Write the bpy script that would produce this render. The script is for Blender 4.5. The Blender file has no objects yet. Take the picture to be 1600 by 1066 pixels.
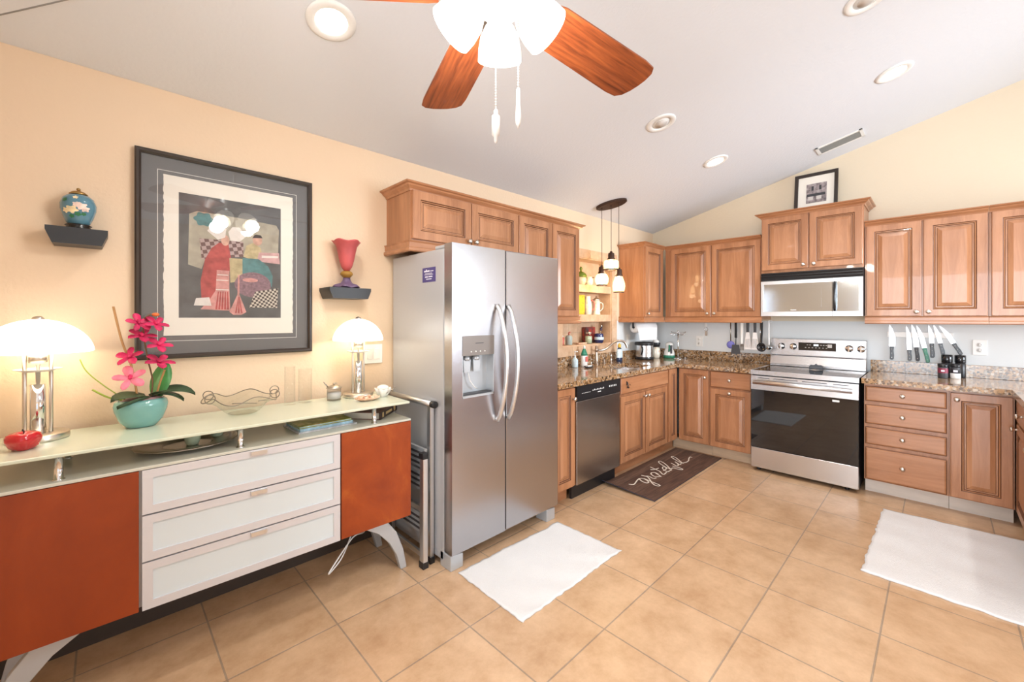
import bpy, bmesh, math, random
from math import sin, cos, pi, radians, atan2, sqrt
from mathutils import Vector, Matrix
random.seed(7)
C = bpy.context.scene.collection
S = bpy.context.scene

# ------------------------------------------------------------------ camera
CAM_A = atan2(667, 651)                       # heading of the lens, from +X
cam = bpy.data.cameras.new('camera'); cam_o = bpy.data.objects.new('camera', cam); C.objects.link(cam_o)
cam_o.location = (0, 0, 1.375); cam_o.rotation_euler = (pi/2, 0, CAM_A - pi/2)
cam.sensor_width = 36; cam.lens = 651/1600*36; cam.shift_y = -35.7/1600; cam.clip_start = .02
S.camera = cam_o
# ------------------------------------------------------------------ view, world, large lights
S.view_settings.view_transform = 'Standard'; S.view_settings.look = 'None'
S.view_settings.gamma = 1; S.view_settings.use_curve_mapping = False
S.view_settings.exposure = -0.07
W = bpy.data.worlds.new('world'); S.world = W; W.use_nodes = True
W.node_tree.nodes['Background'].inputs[0].default_value = (.80, .89, 1.0, 1)
W.node_tree.nodes['Background'].inputs[1].default_value = 1.1

def area(name, loc, rot, sx, sy, power, col=(1, 1, 1)):
    l = bpy.data.lights.new(name, 'AREA'); l.shape = 'RECTANGLE'; l.size = sx; l.size_y = sy
    l.energy = power; l.color = col
    o = bpy.data.objects.new(name, l); C.objects.link(o); o.location = loc; o.rotation_euler = rot
    return o
def point(name, loc, power, r, col=(1, .86, .68)):
    l = bpy.data.lights.new(name, 'POINT'); l.energy = power; l.shadow_soft_size = r; l.color = col
    o = bpy.data.objects.new(name, l); C.objects.link(o); o.location = loc
    return o
DAY = (.84, .92, 1.0)
# daylight entering by the glazed doors behind the camera and by the window on the right
area('daylight_rear_door', (-4.45, -.8, 1.25), (0, -pi/2, 0), 2.2, 3.6, 350, DAY)
area('daylight_rear_window', (-4.45, 1.65, 1.6), (0, -pi/2, 0), 1.2, .7, 20, DAY)
area('daylight_right_window', (3.75, -2.90, 1.70), (pi/2, 0, 0), 1.9, 1.4, 60, DAY).data.spread = radians(90)
area('daylight_right_door', (-1.2, -2.90, 1.25), (pi/2, 0, 0), 2.6, 2.2, 5, DAY)

# ------------------------------------------------------------------ materials
def nt(m):
    m.use_nodes = True
    return m.node_tree, m.node_tree.nodes, m.node_tree.links
def mat(name, col, rough=.5, metal=0, spec=None, emit=None, es=0, trans=0, ior=1.45, coat=0, alpha=1, bump=None, var=None):
    """plain procedural surface; bump=(scale,strength,stretch xyz), var=(scale,amount,stretch)"""
    m = bpy.data.materials.new(name); t, N, L = nt(m); b = N['Principled BSDF']
    b.inputs['Base Color'].default_value = (*col, 1); b.inputs['Roughness'].default_value = rough
    b.inputs['Metallic'].default_value = metal; b.inputs['IOR'].default_value = ior
    b.inputs['Transmission Weight'].default_value = trans; b.inputs['Coat Weight'].default_value = coat
    b.inputs['Alpha'].default_value = alpha
    if spec is not None: b.inputs['Specular IOR Level'].default_value = spec
    if emit: b.inputs['Emission Color'].default_value = (*emit, 1); b.inputs['Emission Strength'].default_value = es
    tc = None
    def coords(st):
        tc = N.new('ShaderNodeTexCoord'); mp = N.new('ShaderNodeMapping'); mp.inputs['Scale'].default_value = st
        L.new(tc.outputs['Object'], mp.inputs[0]); return mp
    if bump:
        n = N.new('ShaderNodeTexNoise'); n.inputs['Scale'].default_value = bump[0]; n.inputs['Detail'].default_value = 3
        L.new(coords(bump[2] if len(bump) > 2 else (1, 1, 1)).outputs[0], n.inputs['Vector'])
        bp = N.new('ShaderNodeBump'); bp.inputs['Strength'].default_value = bump[1]; bp.inputs['Distance'].default_value = .004
        L.new(n.outputs['Fac'], bp.inputs['Height']); L.new(bp.outputs[0], b.inputs['Normal'])
    if var:
        n = N.new('ShaderNodeTexNoise'); n.inputs['Scale'].default_value = var[0]; n.inputs['Detail'].default_value = 4
        L.new(coords(var[2] if len(var) > 2 else (1, 1, 1)).outputs[0], n.inputs['Vector'])
        r = N.new('ShaderNodeValToRGB'); a = var[1]
        r.color_ramp.elements[0].position = .3; r.color_ramp.elements[1].position = .7
        r.color_ramp.elements[0].color = (*[c*(1-a) for c in col], 1); r.color_ramp.elements[1].color = (*[min(1, c*(1+a)) for c in col], 1)
        L.new(n.outputs['Fac'], r.inputs[0]); L.new(r.outputs[0], b.inputs['Base Color'])
    return m
def ramp_mat(name, stops, rough, scale, stretch=(1, 1, 1), detail=6, coat=0, spec=None, tex='noise', bump=0, dist=0):
    m = bpy.data.materials.new(name); t, N, L = nt(m); b = N['Principled BSDF']
    b.inputs['Roughness'].default_value = rough; b.inputs['Coat Weight'].default_value = coat
    if spec is not None: b.inputs['Specular IOR Level'].default_value = spec
    tc = N.new('ShaderNodeTexCoord'); mp = N.new('ShaderNodeMapping'); mp.inputs['Scale'].default_value = stretch
    L.new(tc.outputs['Object'], mp.inputs[0])
    if tex == 'noise':
        n = N.new('ShaderNodeTexNoise'); n.inputs['Scale'].default_value = scale; n.inputs['Detail'].default_value = detail
        n.inputs['Roughness'].default_value = .62; n.inputs['Distortion'].default_value = dist; out = n.outputs['Fac']
    L.new(mp.outputs[0], n.inputs['Vector'])
    r = N.new('ShaderNodeValToRGB'); cr = r.color_ramp
    while len(cr.elements) < len(stops): cr.elements.new(.5)
    for e, (p, c) in zip(cr.elements, stops): e.position = p; e.color = (*c, 1)
    L.new(out, r.inputs[0]); L.new(r.outputs[0], b.inputs['Base Color'])
    if bump:
        bp = N.new('ShaderNodeBump'); bp.inputs['Strength'].default_value = bump; bp.inputs['Distance'].default_value = .004
        L.new(out, bp.inputs['Height']); L.new(bp.outputs[0], b.inputs['Normal'])
    return m
M = {}
M['paint'] = mat('peach wall paint', (.76, .59, .42), .65, bump=(75, .35))
M['greypaint'] = mat('pale grey wall paint', (.72, .75, .76), .6, bump=(75, .2))
M['ceil'] = mat('white ceiling paint', (.72, .745, .785), .8, bump=(60, .4))
M['white'] = mat('white enamel', (.82, .82, .80), .35)
M['plastic'] = mat('white plastic', (.84, .84, .82), .4)
M['wood'] = ramp_mat('maple wood', [(.3, (.31, .128, .054)), (.5, (.41, .183, .084)), (.72, (.52, .250, .124))], .33, 5, (3.2, 3.2, .35), 8, coat=.25, dist=.6)
M['woodh'] = ramp_mat('maple wood with level grain', [(.3, (.31, .128, .054)), (.5, (.41, .183, .084)), (.72, (.52, .250, .124))], .33, 5, (.35, 3.2, 3.2), 8, coat=.25, dist=.6)
M['glaze'] = mat('dark glaze in the grooves', (.13, .050, .022), .45)
M['cherry'] = ramp_mat('cherry veneer', [(.25, (.20, .030, .006)), (.55, (.28, .045, .008)), (.8, (.36, .068, .012))], .38, 2.2, (1.6, 1.6, .8), 5, spec=.35, dist=.5)
M['cherrymottled'] = ramp_mat('mottled cherry veneer', [(.30, (.24, .036, .006)), (.55, (.33, .058, .009)), (.80, (.48, .13, .020))], .38, 3.2, (1.6, 1.6, 1.2), 5, spec=.35, dist=.6)
M['toe'] = mat('pale toe kick laminate', (.50, .36, .24), .5, var=(9, .15, (.4, .4, 3)))
M['toegrey'] = mat('greyish toe kick laminate', (.62, .55, .48), .5, var=(9, .1, (.4, .4, 3)))
M['steel'] = mat('brushed stainless steel', (.60, .60, .615), .27, 1, bump=(60, .05, (.15, 1, 14)))
M['fridgesteel'] = mat('brushed refrigerator steel', (.46, .455, .475), .26, 1, bump=(60, .05, (.15, 1, 14)))
M['dwsteel'] = mat('dark brushed steel', (.42, .40, .385), .26, 1, bump=(60, .04, (14, 14, .15)))
M['steelv'] = mat('steel with upright brushing', (.63, .63, .64), .24, 1, bump=(60, .04, (14, 14, .15)))
M['chrome'] = mat('polished chrome', (.78, .78, .79), .09, 1)
M['nickel'] = mat('satin nickel', (.66, .62, .56), .3, 1)
M['alu'] = mat('satin aluminium', (.74, .75, .76), .35, 1)
M['silverpaint'] = mat('silver painted metal', (.50, .53, .56), .36, .45)
M['fridgeside'] = mat('light grey textured steel side', (.50, .51, .53), .36, .35, bump=(220, .12))
M['black'] = mat('black plastic', (.014, .014, .016), .3)
M['blackgloss'] = mat('black glass', (.010, .010, .012), .04, spec=.6)
M['ovenglass'] = mat('dark oven glass', (.008, .009, .011), .03, spec=1.0)
M['mwglass'] = mat('mirrored microwave glass', (.56, .61, .65), .10, .9)
M['dark'] = mat('charcoal grey', (.05, .05, .055), .45)
M['charcoal'] = mat('charcoal lacquer', (.028, .030, .034), .4)
M['bronze'] = mat('dark bronze', (.060, .032, .022), .42, .5)
M['paleglass'] = mat('pale green back painted glass', (.64, .69, .55), .12, coat=.3)
M['deckglass'] = mat('grey green satin glass', (.60, .60, .52), .18)
M['drawerframe'] = mat('silver drawer frame', (.66, .66, .69), .4, .25)
M['frost'] = mat('frosted white glass', (.64, .71, .74), .28)
def thin(name, tint, ior=1.5, rough=.02, emit=None, es=0, edge=.8):
    m = bpy.data.materials.new(name); t, N, L = nt(m); N.remove(N['Principled BSDF']); out = [n for n in N if n.type == 'OUTPUT_MATERIAL'][0]
    lw = N.new('ShaderNodeLayerWeight'); pw = N.new('ShaderNodeMath'); pw.operation = 'POWER'; pw.inputs[1].default_value = 4.0; L.new(lw.outputs['Facing'], pw.inputs[0])
    f0 = ((ior-1)/(ior+1))**2; f = N.new('ShaderNodeMath'); f.operation = 'MULTIPLY_ADD'; f.inputs[1].default_value = edge; f.inputs[2].default_value = f0; L.new(pw.outputs[0], f.inputs[0])
    a = N.new('ShaderNodeBsdfTransparent'); a.inputs[0].default_value = (*tint, 1)
    g = N.new('ShaderNodeBsdfGlossy'); g.inputs['Roughness'].default_value = rough
    mx = N.new('ShaderNodeMixShader'); L.new(f.outputs[0], mx.inputs[0]); L.new(a.outputs[0], mx.inputs[1]); L.new(g.outputs[0], mx.inputs[2])
    if emit:
        e = N.new('ShaderNodeEmission'); e.inputs[0].default_value = (*emit, 1); e.inputs[1].default_value = es
        ad = N.new('ShaderNodeAddShader'); L.new(mx.outputs[0], ad.inputs[0]); L.new(e.outputs[0], ad.inputs[1]); L.new(ad.outputs[0], out.inputs[0])
    else: L.new(mx.outputs[0], out.inputs[0])
    return m
M['glass'] = thin('clear glass', (.93, .94, .91), 1.5)
M['glassfaint'] = thin('very clear glass', (.985, .985, .98), 1.2, edge=.35)
M['amber'] = thin('lit amber seeded glass', (.97, .88, .70), 1.4, .08, (1, .74, .44), 1.2)
M['picglass'] = thin('picture glazing', (.97, .97, .97), 1.5, .01)
M['shade'] = mat('lit opal lamp glass', (.9, .88, .82), .4, emit=(1, .90, .74), es=1.9)
M['fanshade'] = mat('lit opal fan glass', (.9, .88, .82), .35, emit=(1, .95, .86), es=1.7)
M['bulb'] = mat('glowing bulb', (1, .9, .7), .4, emit=(1, .80, .50), es=22)
M['led'] = mat('glowing downlight lens', (1, 1, 1), .4, emit=(1, .96, .90), es=14)
M['lens'] = mat('unlit lamp', (.62, .58, .54), .4)
M['red'] = mat('glossy red glaze', (.50, .008, .016), .08, coat=.6)
M['teal'] = ramp_mat('teal celadon glaze', [(.3, (.15, .36, .34)), (.7, (.20, .43, .40))], .12, 5, coat=.6)
M['mauve'] = mat('mauve gravel rim', (.34, .20, .20), .7, bump=(120, .5))
M['leaf'] = mat('dark green leaf', (.050, .085, .040), .38, var=(14, .35))
M['leaf2'] = mat('bright green leaf', (.045, .20, .045), .4, var=(14, .25))
M['grass'] = mat('yellow green blade', (.30, .38, .05), .5)
M['stem'] = mat('brown stem', (.16, .085, .040), .6)
M['stick'] = mat('tan bamboo stick', (.45, .24, .09), .6)
M['petal'] = mat('magenta orchid petal', (.62, .022, .11), .5, var=(30, .3))
M['petal2'] = mat('pink orchid petal', (.80, .20, .28), .5, var=(30, .25))
M['bud'] = mat('orange bud', (.70, .17, .04), .5)
M['silver'] = mat('tarnished silver', (.50, .45, .39), .3, 1, bump=(55, .6))
M['silverrim'] = mat('antiqued silver rim', (.30, .25, .20), .35, 1)
M['silverflat'] = mat('dull silver plate', (.36, .34, .31), .25, 1)
M['celadon'] = mat('celadon cup', (.56, .66, .48), .3)
M['brass'] = mat('aged brass', (.42, .27, .10), .35, 1)
M['blue'] = ramp_mat('blue cloisonne enamel', [(.3, (.075, .20, .28)), (.7, (.12, .28, .37))], .18, 12, coat=.5)
M['rosefl'] = mat('pale pink enamel', (.78, .60, .52), .3, var=(60, .25))
M['creamfl'] = mat('cream enamel', (.80, .68, .42), .3, var=(60, .2))
M['greenfl'] = mat('green enamel', (.03, .17, .07), .3)
M['blackwood'] = mat('ebonised wood', (.012, .011, .010), .25)
M['rosevase'] = mat('frosted rose glass', (.56, .105, .11), .42, var=(6, .25))
M['ambervase'] = mat('frosted amber glass', (.34, .18, .03), .4)
M['purple'] = mat('frosted purple glass', (.135, .085, .16), .42)
M['mat'] = mat('slate picture mat', (.165, .168, .172), .8)
M['matline'] = mat('white fillet line', (.75, .74, .70), .6)
M['paper'] = mat('cream deckled paper', (.86, .82, .74), .8)
M['framewood'] = mat('dark brown frame', (.030, .020, .015), .3, coat=.4)
M['page'] = mat('book pages', (.72, .66, .56), .8, bump=(300, .4, (1, 1, 12)))
M['maroon'] = ramp_mat('maroon book cloth', [(.4, (.13, .035, .025)), (.6, (.24, .12, .085))], .5, 16)
M['spine'] = mat('dark brown spine', (.045, .025, .018), .4)
M['gold'] = mat('gilt lettering', (.55, .38, .16), .4)
M['greencover'] = ramp_mat('green and yellow cover', [(.35, (.16, .20, .03)), (.5, (.44, .44, .06)), (.6, (.70, .60, .25)), (.7, (.30, .10, .06))], .3, 18)
M['bluecover'] = mat('pale blue cover', (.42, .62, .74), .35, var=(40, .3))
M['greycover'] = mat('white and grey cover', (.66, .66, .68), .35, var=(40, .3))
M['crystal'] = thin('cut crystal', (.82, .82, .82), 1.8, .12)
M['china'] = mat('white china', (.86, .84, .80), .15, coat=.4)
M['pinkshell'] = ramp_mat('peach shell dish', [(.35, (.62, .34, .20)), (.65, (.80, .60, .44))], .3, 25)
M['hosecord'] = mat('white cord', (.80, .82, .84), .45)
M['tile'] = ramp_mat('travertine tile', [(.3, (.52, .33, .20)), (.5, (.62, .42, .27)), (.7, (.70, .52, .36))], .45, 9, (1, 1, 1), 6, bump=.1)
M['towel'] = mat('white terry towel', (.80, .80, .80), .95, bump=(260, 1.0))
M['towel2'] = mat('white cotton rug', (.80, .80, .80), .95, bump=(200, .9))
M['letter'] = mat('cream lettering', (.80, .74, .64), .7)
M['matedge'] = mat('dark blue mat edge', (.04, .045, .07), .6)
M['sticker'] = mat('violet blue sticker', (.075, .060, .20), .4)
M['stickertext'] = mat('white print', (.75, .74, .82), .5)
M['yellow'] = ramp_mat('yellow printed tin', [(.42, (.66, .50, .03)), (.58, (.72, .56, .06)), (.66, (.35, .08, .03))], .35, 28)
M['floral'] = ramp_mat('white china with orange flowers', [(.5, (.80, .74, .62)), (.62, (.80, .66, .50)), (.68, (.60, .13, .06))], .2, 24, coat=.4)
M['limegreen'] = mat('green glazed lid', (.17, .26, .03), .2, coat=.4)
M['cobalt'] = mat('cobalt blue glaze', (.022, .030, .11), .15, coat=.5)
M['bluesoap'] = mat('dark blue soap', (.012, .030, .075), .12, coat=.5)
M['label'] = mat('white and aqua label', (.60, .74, .80), .4, var=(50, .2))
M['yellowcap'] = mat('yellow cap', (.62, .42, .06), .4)
M['greenplastic'] = mat('green plastic', (.030, .22, .13), .35)
M['redbox'] = ramp_mat('red and black box', [(.45, (.42, .05, .035)), (.6, (.06, .04, .04))], .4, 22)
M['aquapot'] = mat('grey aqua ceramic', (.42, .50, .47), .3)
M['pinkrag'] = mat('coral plastic', (.62, .15, .12), .5)
M['blade'] = mat('satin knife steel', (.86, .86, .87), .42, .85)
M['greyhandle'] = mat('grey knife handle', (.11, .125, .14), .4)
M['lavender'] = mat('lavender silicone', (.16, .16, .48), .5)
M['salt'] = mat('white salt', (.78, .76, .72), .7)
M['wine'] = mat('wine red pepper label', (.24, .03, .06), .4)
M['photo'] = ramp_mat('grey street photograph', [(.3, (.10, .085, .09)), (.5, (.30, .25, .25)), (.7, (.52, .46, .46))], .4, 30)
M['screen'] = mat('brown black display glass', (.035, .028, .024), .12)
M['digits'] = mat('lit clock digits', (.8, .9, 1), .4, emit=(.85, .93, 1), es=2.0)
M['outlet'] = mat('outlet slots', (.30, .30, .30), .5)
M['taupe'] = mat('taupe dispenser panel', (.23, .205, .19), .3, .3)
M['shadeskirt'] = mat('skirting darkened as shade', (.055, .040, .032), .5)  # near-black colour stands in for the shade below the sideboard
M['cream'] = mat('cream wall paint', (.75, .645, .49), .65, bump=(75, .35))
M['faucet'] = mat('antique nickel', (.42, .36, .30), .28, 1)
M['vent'] = mat('grey vent louvres', (.30, .31, .30), .5)
M['fanwood'] = ramp_mat('rosewood fan blade', [(.30, (.085, .018, .007)), (.5, (.25, .060, .018)), (.72, (.38, .10, .028))], .3, 7, (.5, 9.0, 1), 8, coat=.3, dist=.6)

# granite
def granite():
    m = bpy.data.materials.new('speckled brown granite'); t, N, L = nt(m); b = N['Principled BSDF']
    tc = N.new('ShaderNodeTexCoord')
    v = N.new('ShaderNodeTexVoronoi'); v.inputs['Scale'].default_value = 75; v.inputs['Randomness'].default_value = 1
    n = N.new('ShaderNodeTexNoise'); n.inputs['Scale'].default_value = 32; n.inputs['Detail'].default_value = 7; n.inputs['Roughness'].default_value = .7
    L.new(tc.outputs['Object'], v.inputs['Vector']); L.new(tc.outputs['Object'], n.inputs['Vector'])
    sep = N.new('ShaderNodeSeparateColor'); L.new(v.outputs['Color'], sep.inputs[0])
    mx = N.new('ShaderNodeMath'); mx.operation = 'MULTIPLY_ADD'; mx.inputs[1].default_value = .55
    L.new(sep.outputs[0], mx.inputs[0]); 
    m2 = N.new('ShaderNodeMath'); m2.operation = 'MULTIPLY'; m2.inputs[1].default_value = .55; L.new(n.outputs['Fac'], m2.inputs[0]); L.new(m2.outputs[0], mx.inputs[2])
    r = N.new('ShaderNodeValToRGB'); cr = r.color_ramp; cr.interpolation = 'LINEAR'
    st = [(.22, (.020, .014, .010)), (.34, (.12, .060, .025)), (.44, (.36, .20, .09)), (.60, (.46, .28, .14)), (.68, (.12, .07, .04)), (.80, (.52, .42, .32))]
    while len(cr.elements) < len(st): cr.elements.new(.5)
    for e, (p, c) in zip(cr.elements, st): e.position = p; e.color = (*c, 1)
    L.new(mx.outputs[0], r.inputs[0]); L.new(r.outputs[0], b.inputs['Base Color'])
    b.inputs['Roughness'].default_value = .09; b.inputs['Specular IOR Level'].default_value = .6
    return m
M['granite'] = granite()
def floor_tiles():
    m = bpy.data.materials.new('peach ceramic floor tile'); t, N, L = nt(m); b = N['Principled BSDF']
    tc = N.new('ShaderNodeTexCoord'); mp = N.new('ShaderNodeMapping')
    mp.inputs['Location'].default_value = (-1.163 + .416*20, -.606 + .427*20, 0)
    L.new(tc.outputs['Object'], mp.inputs[0])
    br = N.new('ShaderNodeTexBrick'); br.offset = 0; br.squash = 1
    br.inputs['Scale'].default_value = 1; br.inputs['Brick Width'].default_value = .416; br.inputs['Row Height'].default_value = .427
    br.inputs['Mortar Size'].default_value = .0038; br.inputs['Mortar Smooth'].default_value = .3
    br.inputs['Color1'].default_value = (.575, .380, .225, 1); br.inputs['Color2'].default_value = (.635, .430, .262, 1)
    br.inputs['Mortar'].default_value = (.36, .27, .19, 1)
    L.new(mp.outputs[0], br.inputs['Vector'])
    n = N.new('ShaderNodeTexNoise'); n.inputs['Scale'].default_value = 5.0; n.inputs['Detail'].default_value = 10; n.inputs['Roughness'].default_value = .72
    L.new(tc.outputs['Object'], n.inputs['Vector'])
    r = N.new('ShaderNodeValToRGB'); r.color_ramp.elements[0].position = .32; r.color_ramp.elements[1].position = .68
    r.color_ramp.elements[0].color = (.78, .71, .64, 1); r.color_ramp.elements[1].color = (1.12, 1.15, 1.20, 1)
    L.new(n.outputs['Fac'], r.inputs[0])
    mx = N.new('ShaderNodeMix'); mx.data_type = 'RGBA'; mx.blend_type = 'MULTIPLY'; mx.inputs[0].default_value = 1
    L.new(br.outputs['Color'], mx.inputs[6]); L.new(r.outputs[0], mx.inputs[7]); L.new(mx.outputs[2], b.inputs['Base Color'])
    bp = N.new('ShaderNodeBump'); bp.inputs['Strength'].default_value = .5; bp.inputs['Distance'].default_value = .003; bp.invert = True
    n2 = N.new('ShaderNodeTexNoise'); n2.inputs['Scale'].default_value = 45; n2.inputs['Detail'].default_value = 4
    L.new(tc.outputs['Object'], n2.inputs['Vector'])
    ad = N.new('ShaderNodeMath'); ad.operation = 'MULTIPLY_ADD'; ad.inputs[1].default_value = .12
    L.new(n2.outputs['Fac'], ad.inputs[0]); L.new(br.outputs['Fac'], ad.inputs[2])
    L.new(ad.outputs[0], bp.inputs['Height']); L.new(bp.outputs[0], b.inputs['Normal'])
    b.inputs['Roughness'].default_value = .30
    return m
M['floor'] = floor_tiles()
def plank_mat():
    m = bpy.data.materials.new('brown plank print'); t, N, L = nt(m); b = N['Principled BSDF']
    tc = N.new('ShaderNodeTexCoord')
    br = N.new('ShaderNodeTexBrick'); br.offset = .4; br.inputs['Scale'].default_value = 1
    br.inputs['Brick Width'].default_value = 2.4; br.inputs['Row Height'].default_value = .085; br.inputs['Mortar Size'].default_value = .0015
    br.inputs['Color1'].default_value = (.085, .048, .036, 1); br.inputs['Color2'].default_value = (.14, .085, .062, 1); br.inputs['Mortar'].default_value = (.04, .022, .018, 1)
    L.new(tc.outputs['Object'], br.inputs['Vector'])
    mp = N.new('ShaderNodeMapping'); mp.inputs['Scale'].default_value = (2.5, 26, 1); L.new(tc.outputs['Object'], mp.inputs[0])
    n = N.new('ShaderNodeTexNoise'); n.inputs['Scale'].default_value = 2; n.inputs['Detail'].default_value = 6; L.new(mp.outputs[0], n.inputs['Vector'])
    r = N.new('ShaderNodeValToRGB'); r.color_ramp.elements[0].position = .3; r.color_ramp.elements[1].position = .72
    r.color_ramp.elements[0].color = (.55, .50, .52, 1); r.color_ramp.elements[1].color = (1.5, 1.4, 1.3, 1); L.new(n.outputs['Fac'], r.inputs[0])
    mx = N.new('ShaderNodeMix'); mx.data_type = 'RGBA'; mx.blend_type = 'MULTIPLY'; mx.inputs[0].default_value = 1
    L.new(br.outputs['Color'], mx.inputs[6]); L.new(r.outputs[0], mx.inputs[7]); L.new(mx.outputs[2], b.inputs['Base Color'])
    b.inputs['Roughness'].default_value = .6
    return m
M['plank'] = plank_mat()
def check_mat(name, c1, c2, scale):
    m = bpy.data.materials.new(name); t, N, L = nt(m); b = N['Principled BSDF']
    tc = N.new('ShaderNodeTexCoord'); ck = N.new('ShaderNodeTexChecker'); ck.inputs['Scale'].default_value = scale
    ck.inputs['Color1'].default_value = (*c1, 1); ck.inputs['Color2'].default_value = (*c2, 1)
    mp = N.new('ShaderNodeMapping'); mp.inputs['Rotation'].default_value = (0, radians(12), 0); mp.inputs['Location'].default_value = (0, .013, 0)
    L.new(tc.outputs['Object'], mp.inputs[0]); L.new(mp.outputs[0], ck.inputs['Vector']); L.new(ck.outputs['Color'], b.inputs['Base Color'])
    b.inputs['Roughness'].default_value = .8
    return m

# ------------------------------------------------------------------ mesh builder
class MB:
    def __init__(s): s.v = []; s.f = []; s.m = []; s.sm = []
    def add(s, vs, fs, mi=0, smooth=False):
        o = len(s.v); s.v += [tuple(v) for v in vs]
        for f in fs: s.f.append([o+i for i in f]); s.m.append(mi); s.sm.append(smooth)
        return s
    def box(s, x0, x1, y0, y1, z0, z1, mi=0):
        vs = [(x, y, z) for x in (x0, x1) for y in (y0, y1) for z in (z0, z1)]
        return s.add(vs, [(0, 1, 3, 2), (4, 6, 7, 5), (0, 4, 5, 1), (2, 3, 7, 6), (0, 2, 6, 4), (1, 5, 7, 3)], mi)
    def lathe(s, prof, c=(0, 0, 0), seg=28, mi=0, sx=1, sy=1, smooth=True, wob=None, axis='z', cap=True):
        vs = []; n = len(prof)
        for k in range(seg):
            a = 2*pi*k/seg
            for i, (r, z) in enumerate(prof):
                q = r; zz = z
                if wob: dr, dz = wob(i, a); q += dr; zz += dz
                p = (q*cos(a)*sx, q*sin(a)*sy, zz)
                if axis == 'x': p = (p[2], p[0], p[1])
                if axis == 'y': p = (p[0], p[2], p[1])
                vs.append((c[0]+p[0], c[1]+p[1], c[2]+p[2]))
        fs = []
        for k in range(seg):
            k2 = (k+1) % seg
            for i in range(n-1): fs.append((k*n+i, k2*n+i, k2*n+i+1, k*n+i+1))
        if cap:
            if prof[0][0] > 1e-5: fs.append([k*n for k in range(seg)][::-1])
            if prof[-1][0] > 1e-5: fs.append([k*n+n-1 for k in range(seg)])
        return s.add(vs, fs, mi, smooth)
    def cyl(s, c, r, h, seg=24, mi=0, axis='z', smooth=True):
        e = min(r, h)*.06
        return s.lathe([(r-e, 0), (r, e), (r, h-e), (r-e, h)], c, seg, mi, smooth=smooth, axis=axis)
    def tube(s, path, r, seg=10, mi=0, flat=1.0, closed=False, up=None):
        P = [Vector(p) for p in path]; n = len(P); vs = []; N = None
        R = r if isinstance(r, (list, tuple)) else [r]*n
        for i, p in enumerate(P):
            a = P[(i+1) % n] if (closed or i < n-1) else p; b = P[i-1] if (closed or i > 0) else p
            t = (a-b).normalized()
            if N is None:
                N = Vector(up) if up else (Vector((0, 0, 1)) if abs(t.z) < .9 else Vector((1, 0, 0)))
            N = (N - t*N.dot(t)); N = N.normalized() if N.length > 1e-6 else t.orthogonal().normalized()
            B = t.cross(N)
            for k in range(seg):
                g = 2*pi*k/seg; vs.append(p + N*cos(g)*R[i] + B*sin(g)*R[i]*flat)
        fs = []; m = n if closed else n-1
        for i in range(m):
            j = (i+1) % n
            for k in range(seg):
                k2 = (k+1) % seg; fs.append((i*seg+k, i*seg+k2, j*seg+k2, j*seg+k))
        if not closed: fs.append(list(range(seg))[::-1]); fs.append([(n-1)*seg+k for k in range(seg)])
        return s.add(vs, fs, mi, True)
    def prism(s, poly, d0, d1, axis='y', mi=0, smooth=False):
        """extrude a 2-D outline: axis y -> poly in (x,z); z -> (x,y); x -> (y,z)"""
        def P(a, b, d): return {'y': (a, d, b), 'z': (a, b, d), 'x': (d, a, b)}[axis]
        n = len(poly); vs = [P(a, b, d0) for a, b in poly] + [P(a, b, d1) for a, b in poly]
        fs = [list(range(n))[::-1], [n+i for i in range(n)]] + [(i, (i+1) % n, n+(i+1) % n, n+i) for i in range(n)]
        return s.add(vs, fs, mi, smooth)
    def sphere(s, c, r, sx=1, sy=1, sz=1, seg=16, mi=0):
        pr = [(r*sin(pi*i/10), -r*cos(pi*i/10)*sz) for i in range(11)]; pr[0] = (1e-4, pr[0][1]); pr[-1] = (1e-4, pr[-1][1])
        return s.lathe(pr, c, seg, mi, sx, sy)
    def build(s, name, mats, parent=None, loc=(0, 0, 0), rot=(0, 0, 0), bevel=0, seg=2, recalc=True):
        me = bpy.data.meshes.new(name); me.from_pydata(s.v, [], s.f)
        for mm in (mats if isinstance(mats, (list, tuple)) else [mats]): me.materials.append(M[mm] if isinstance(mm, str) else mm)
        for p, mi, sm in zip(me.polygons, s.m, s.sm): p.material_index = mi; p.use_smooth = sm
        if recalc:
            b = bmesh.new(); b.from_mesh(me); bmesh.ops.recalc_face_normals(b, faces=b.faces); b.to_mesh(me); b.free()
        me.update()
        o = bpy.data.objects.new(name, me); C.objects.link(o); o.location = loc; o.rotation_euler = rot
        if parent: o.parent = parent
        if bevel:
            md = o.modifiers.new('bevel', 'BEVEL'); md.width = bevel; md.segments = seg; md.limit_method = 'ANGLE'; md.angle_limit = radians(40)
        return o
def box(*a): return MB().box(*a)
def thing(name, label, cat, loc=(0, 0, 0), rz=0, group=None):
    o = bpy.data.objects.new(name, None); C.objects.link(o); o.location = loc; o.rotation_euler = (0, 0, rz)
    o.empty_display_size = .05; o['label'] = label; o['category'] = cat
    if group: o['group'] = group
    return o
def tag(o, label, cat, group=None, kind=None):
    o['label'] = label; o['category'] = cat
    if group: o['group'] = group
    if kind: o['kind'] = kind
    return o
def struct(o, label=None, cat=None):
    o['kind'] = 'structure'
    if label: o['label'] = label
    if cat: o['category'] = cat
    return o
def dup(root, loc, rz=None, label=None):
    r = root.copy(); C.objects.link(r); r.location = loc
    if rz is not None: r.rotation_euler = (0, 0, rz)
    if label: r['label'] = label
    for ch in list(root.children):
        c = ch.copy(); C.objects.link(c); c.parent = r
        for g in list(ch.children):
            d = g.copy(); C.objects.link(d); d.parent = c
    return r
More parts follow.
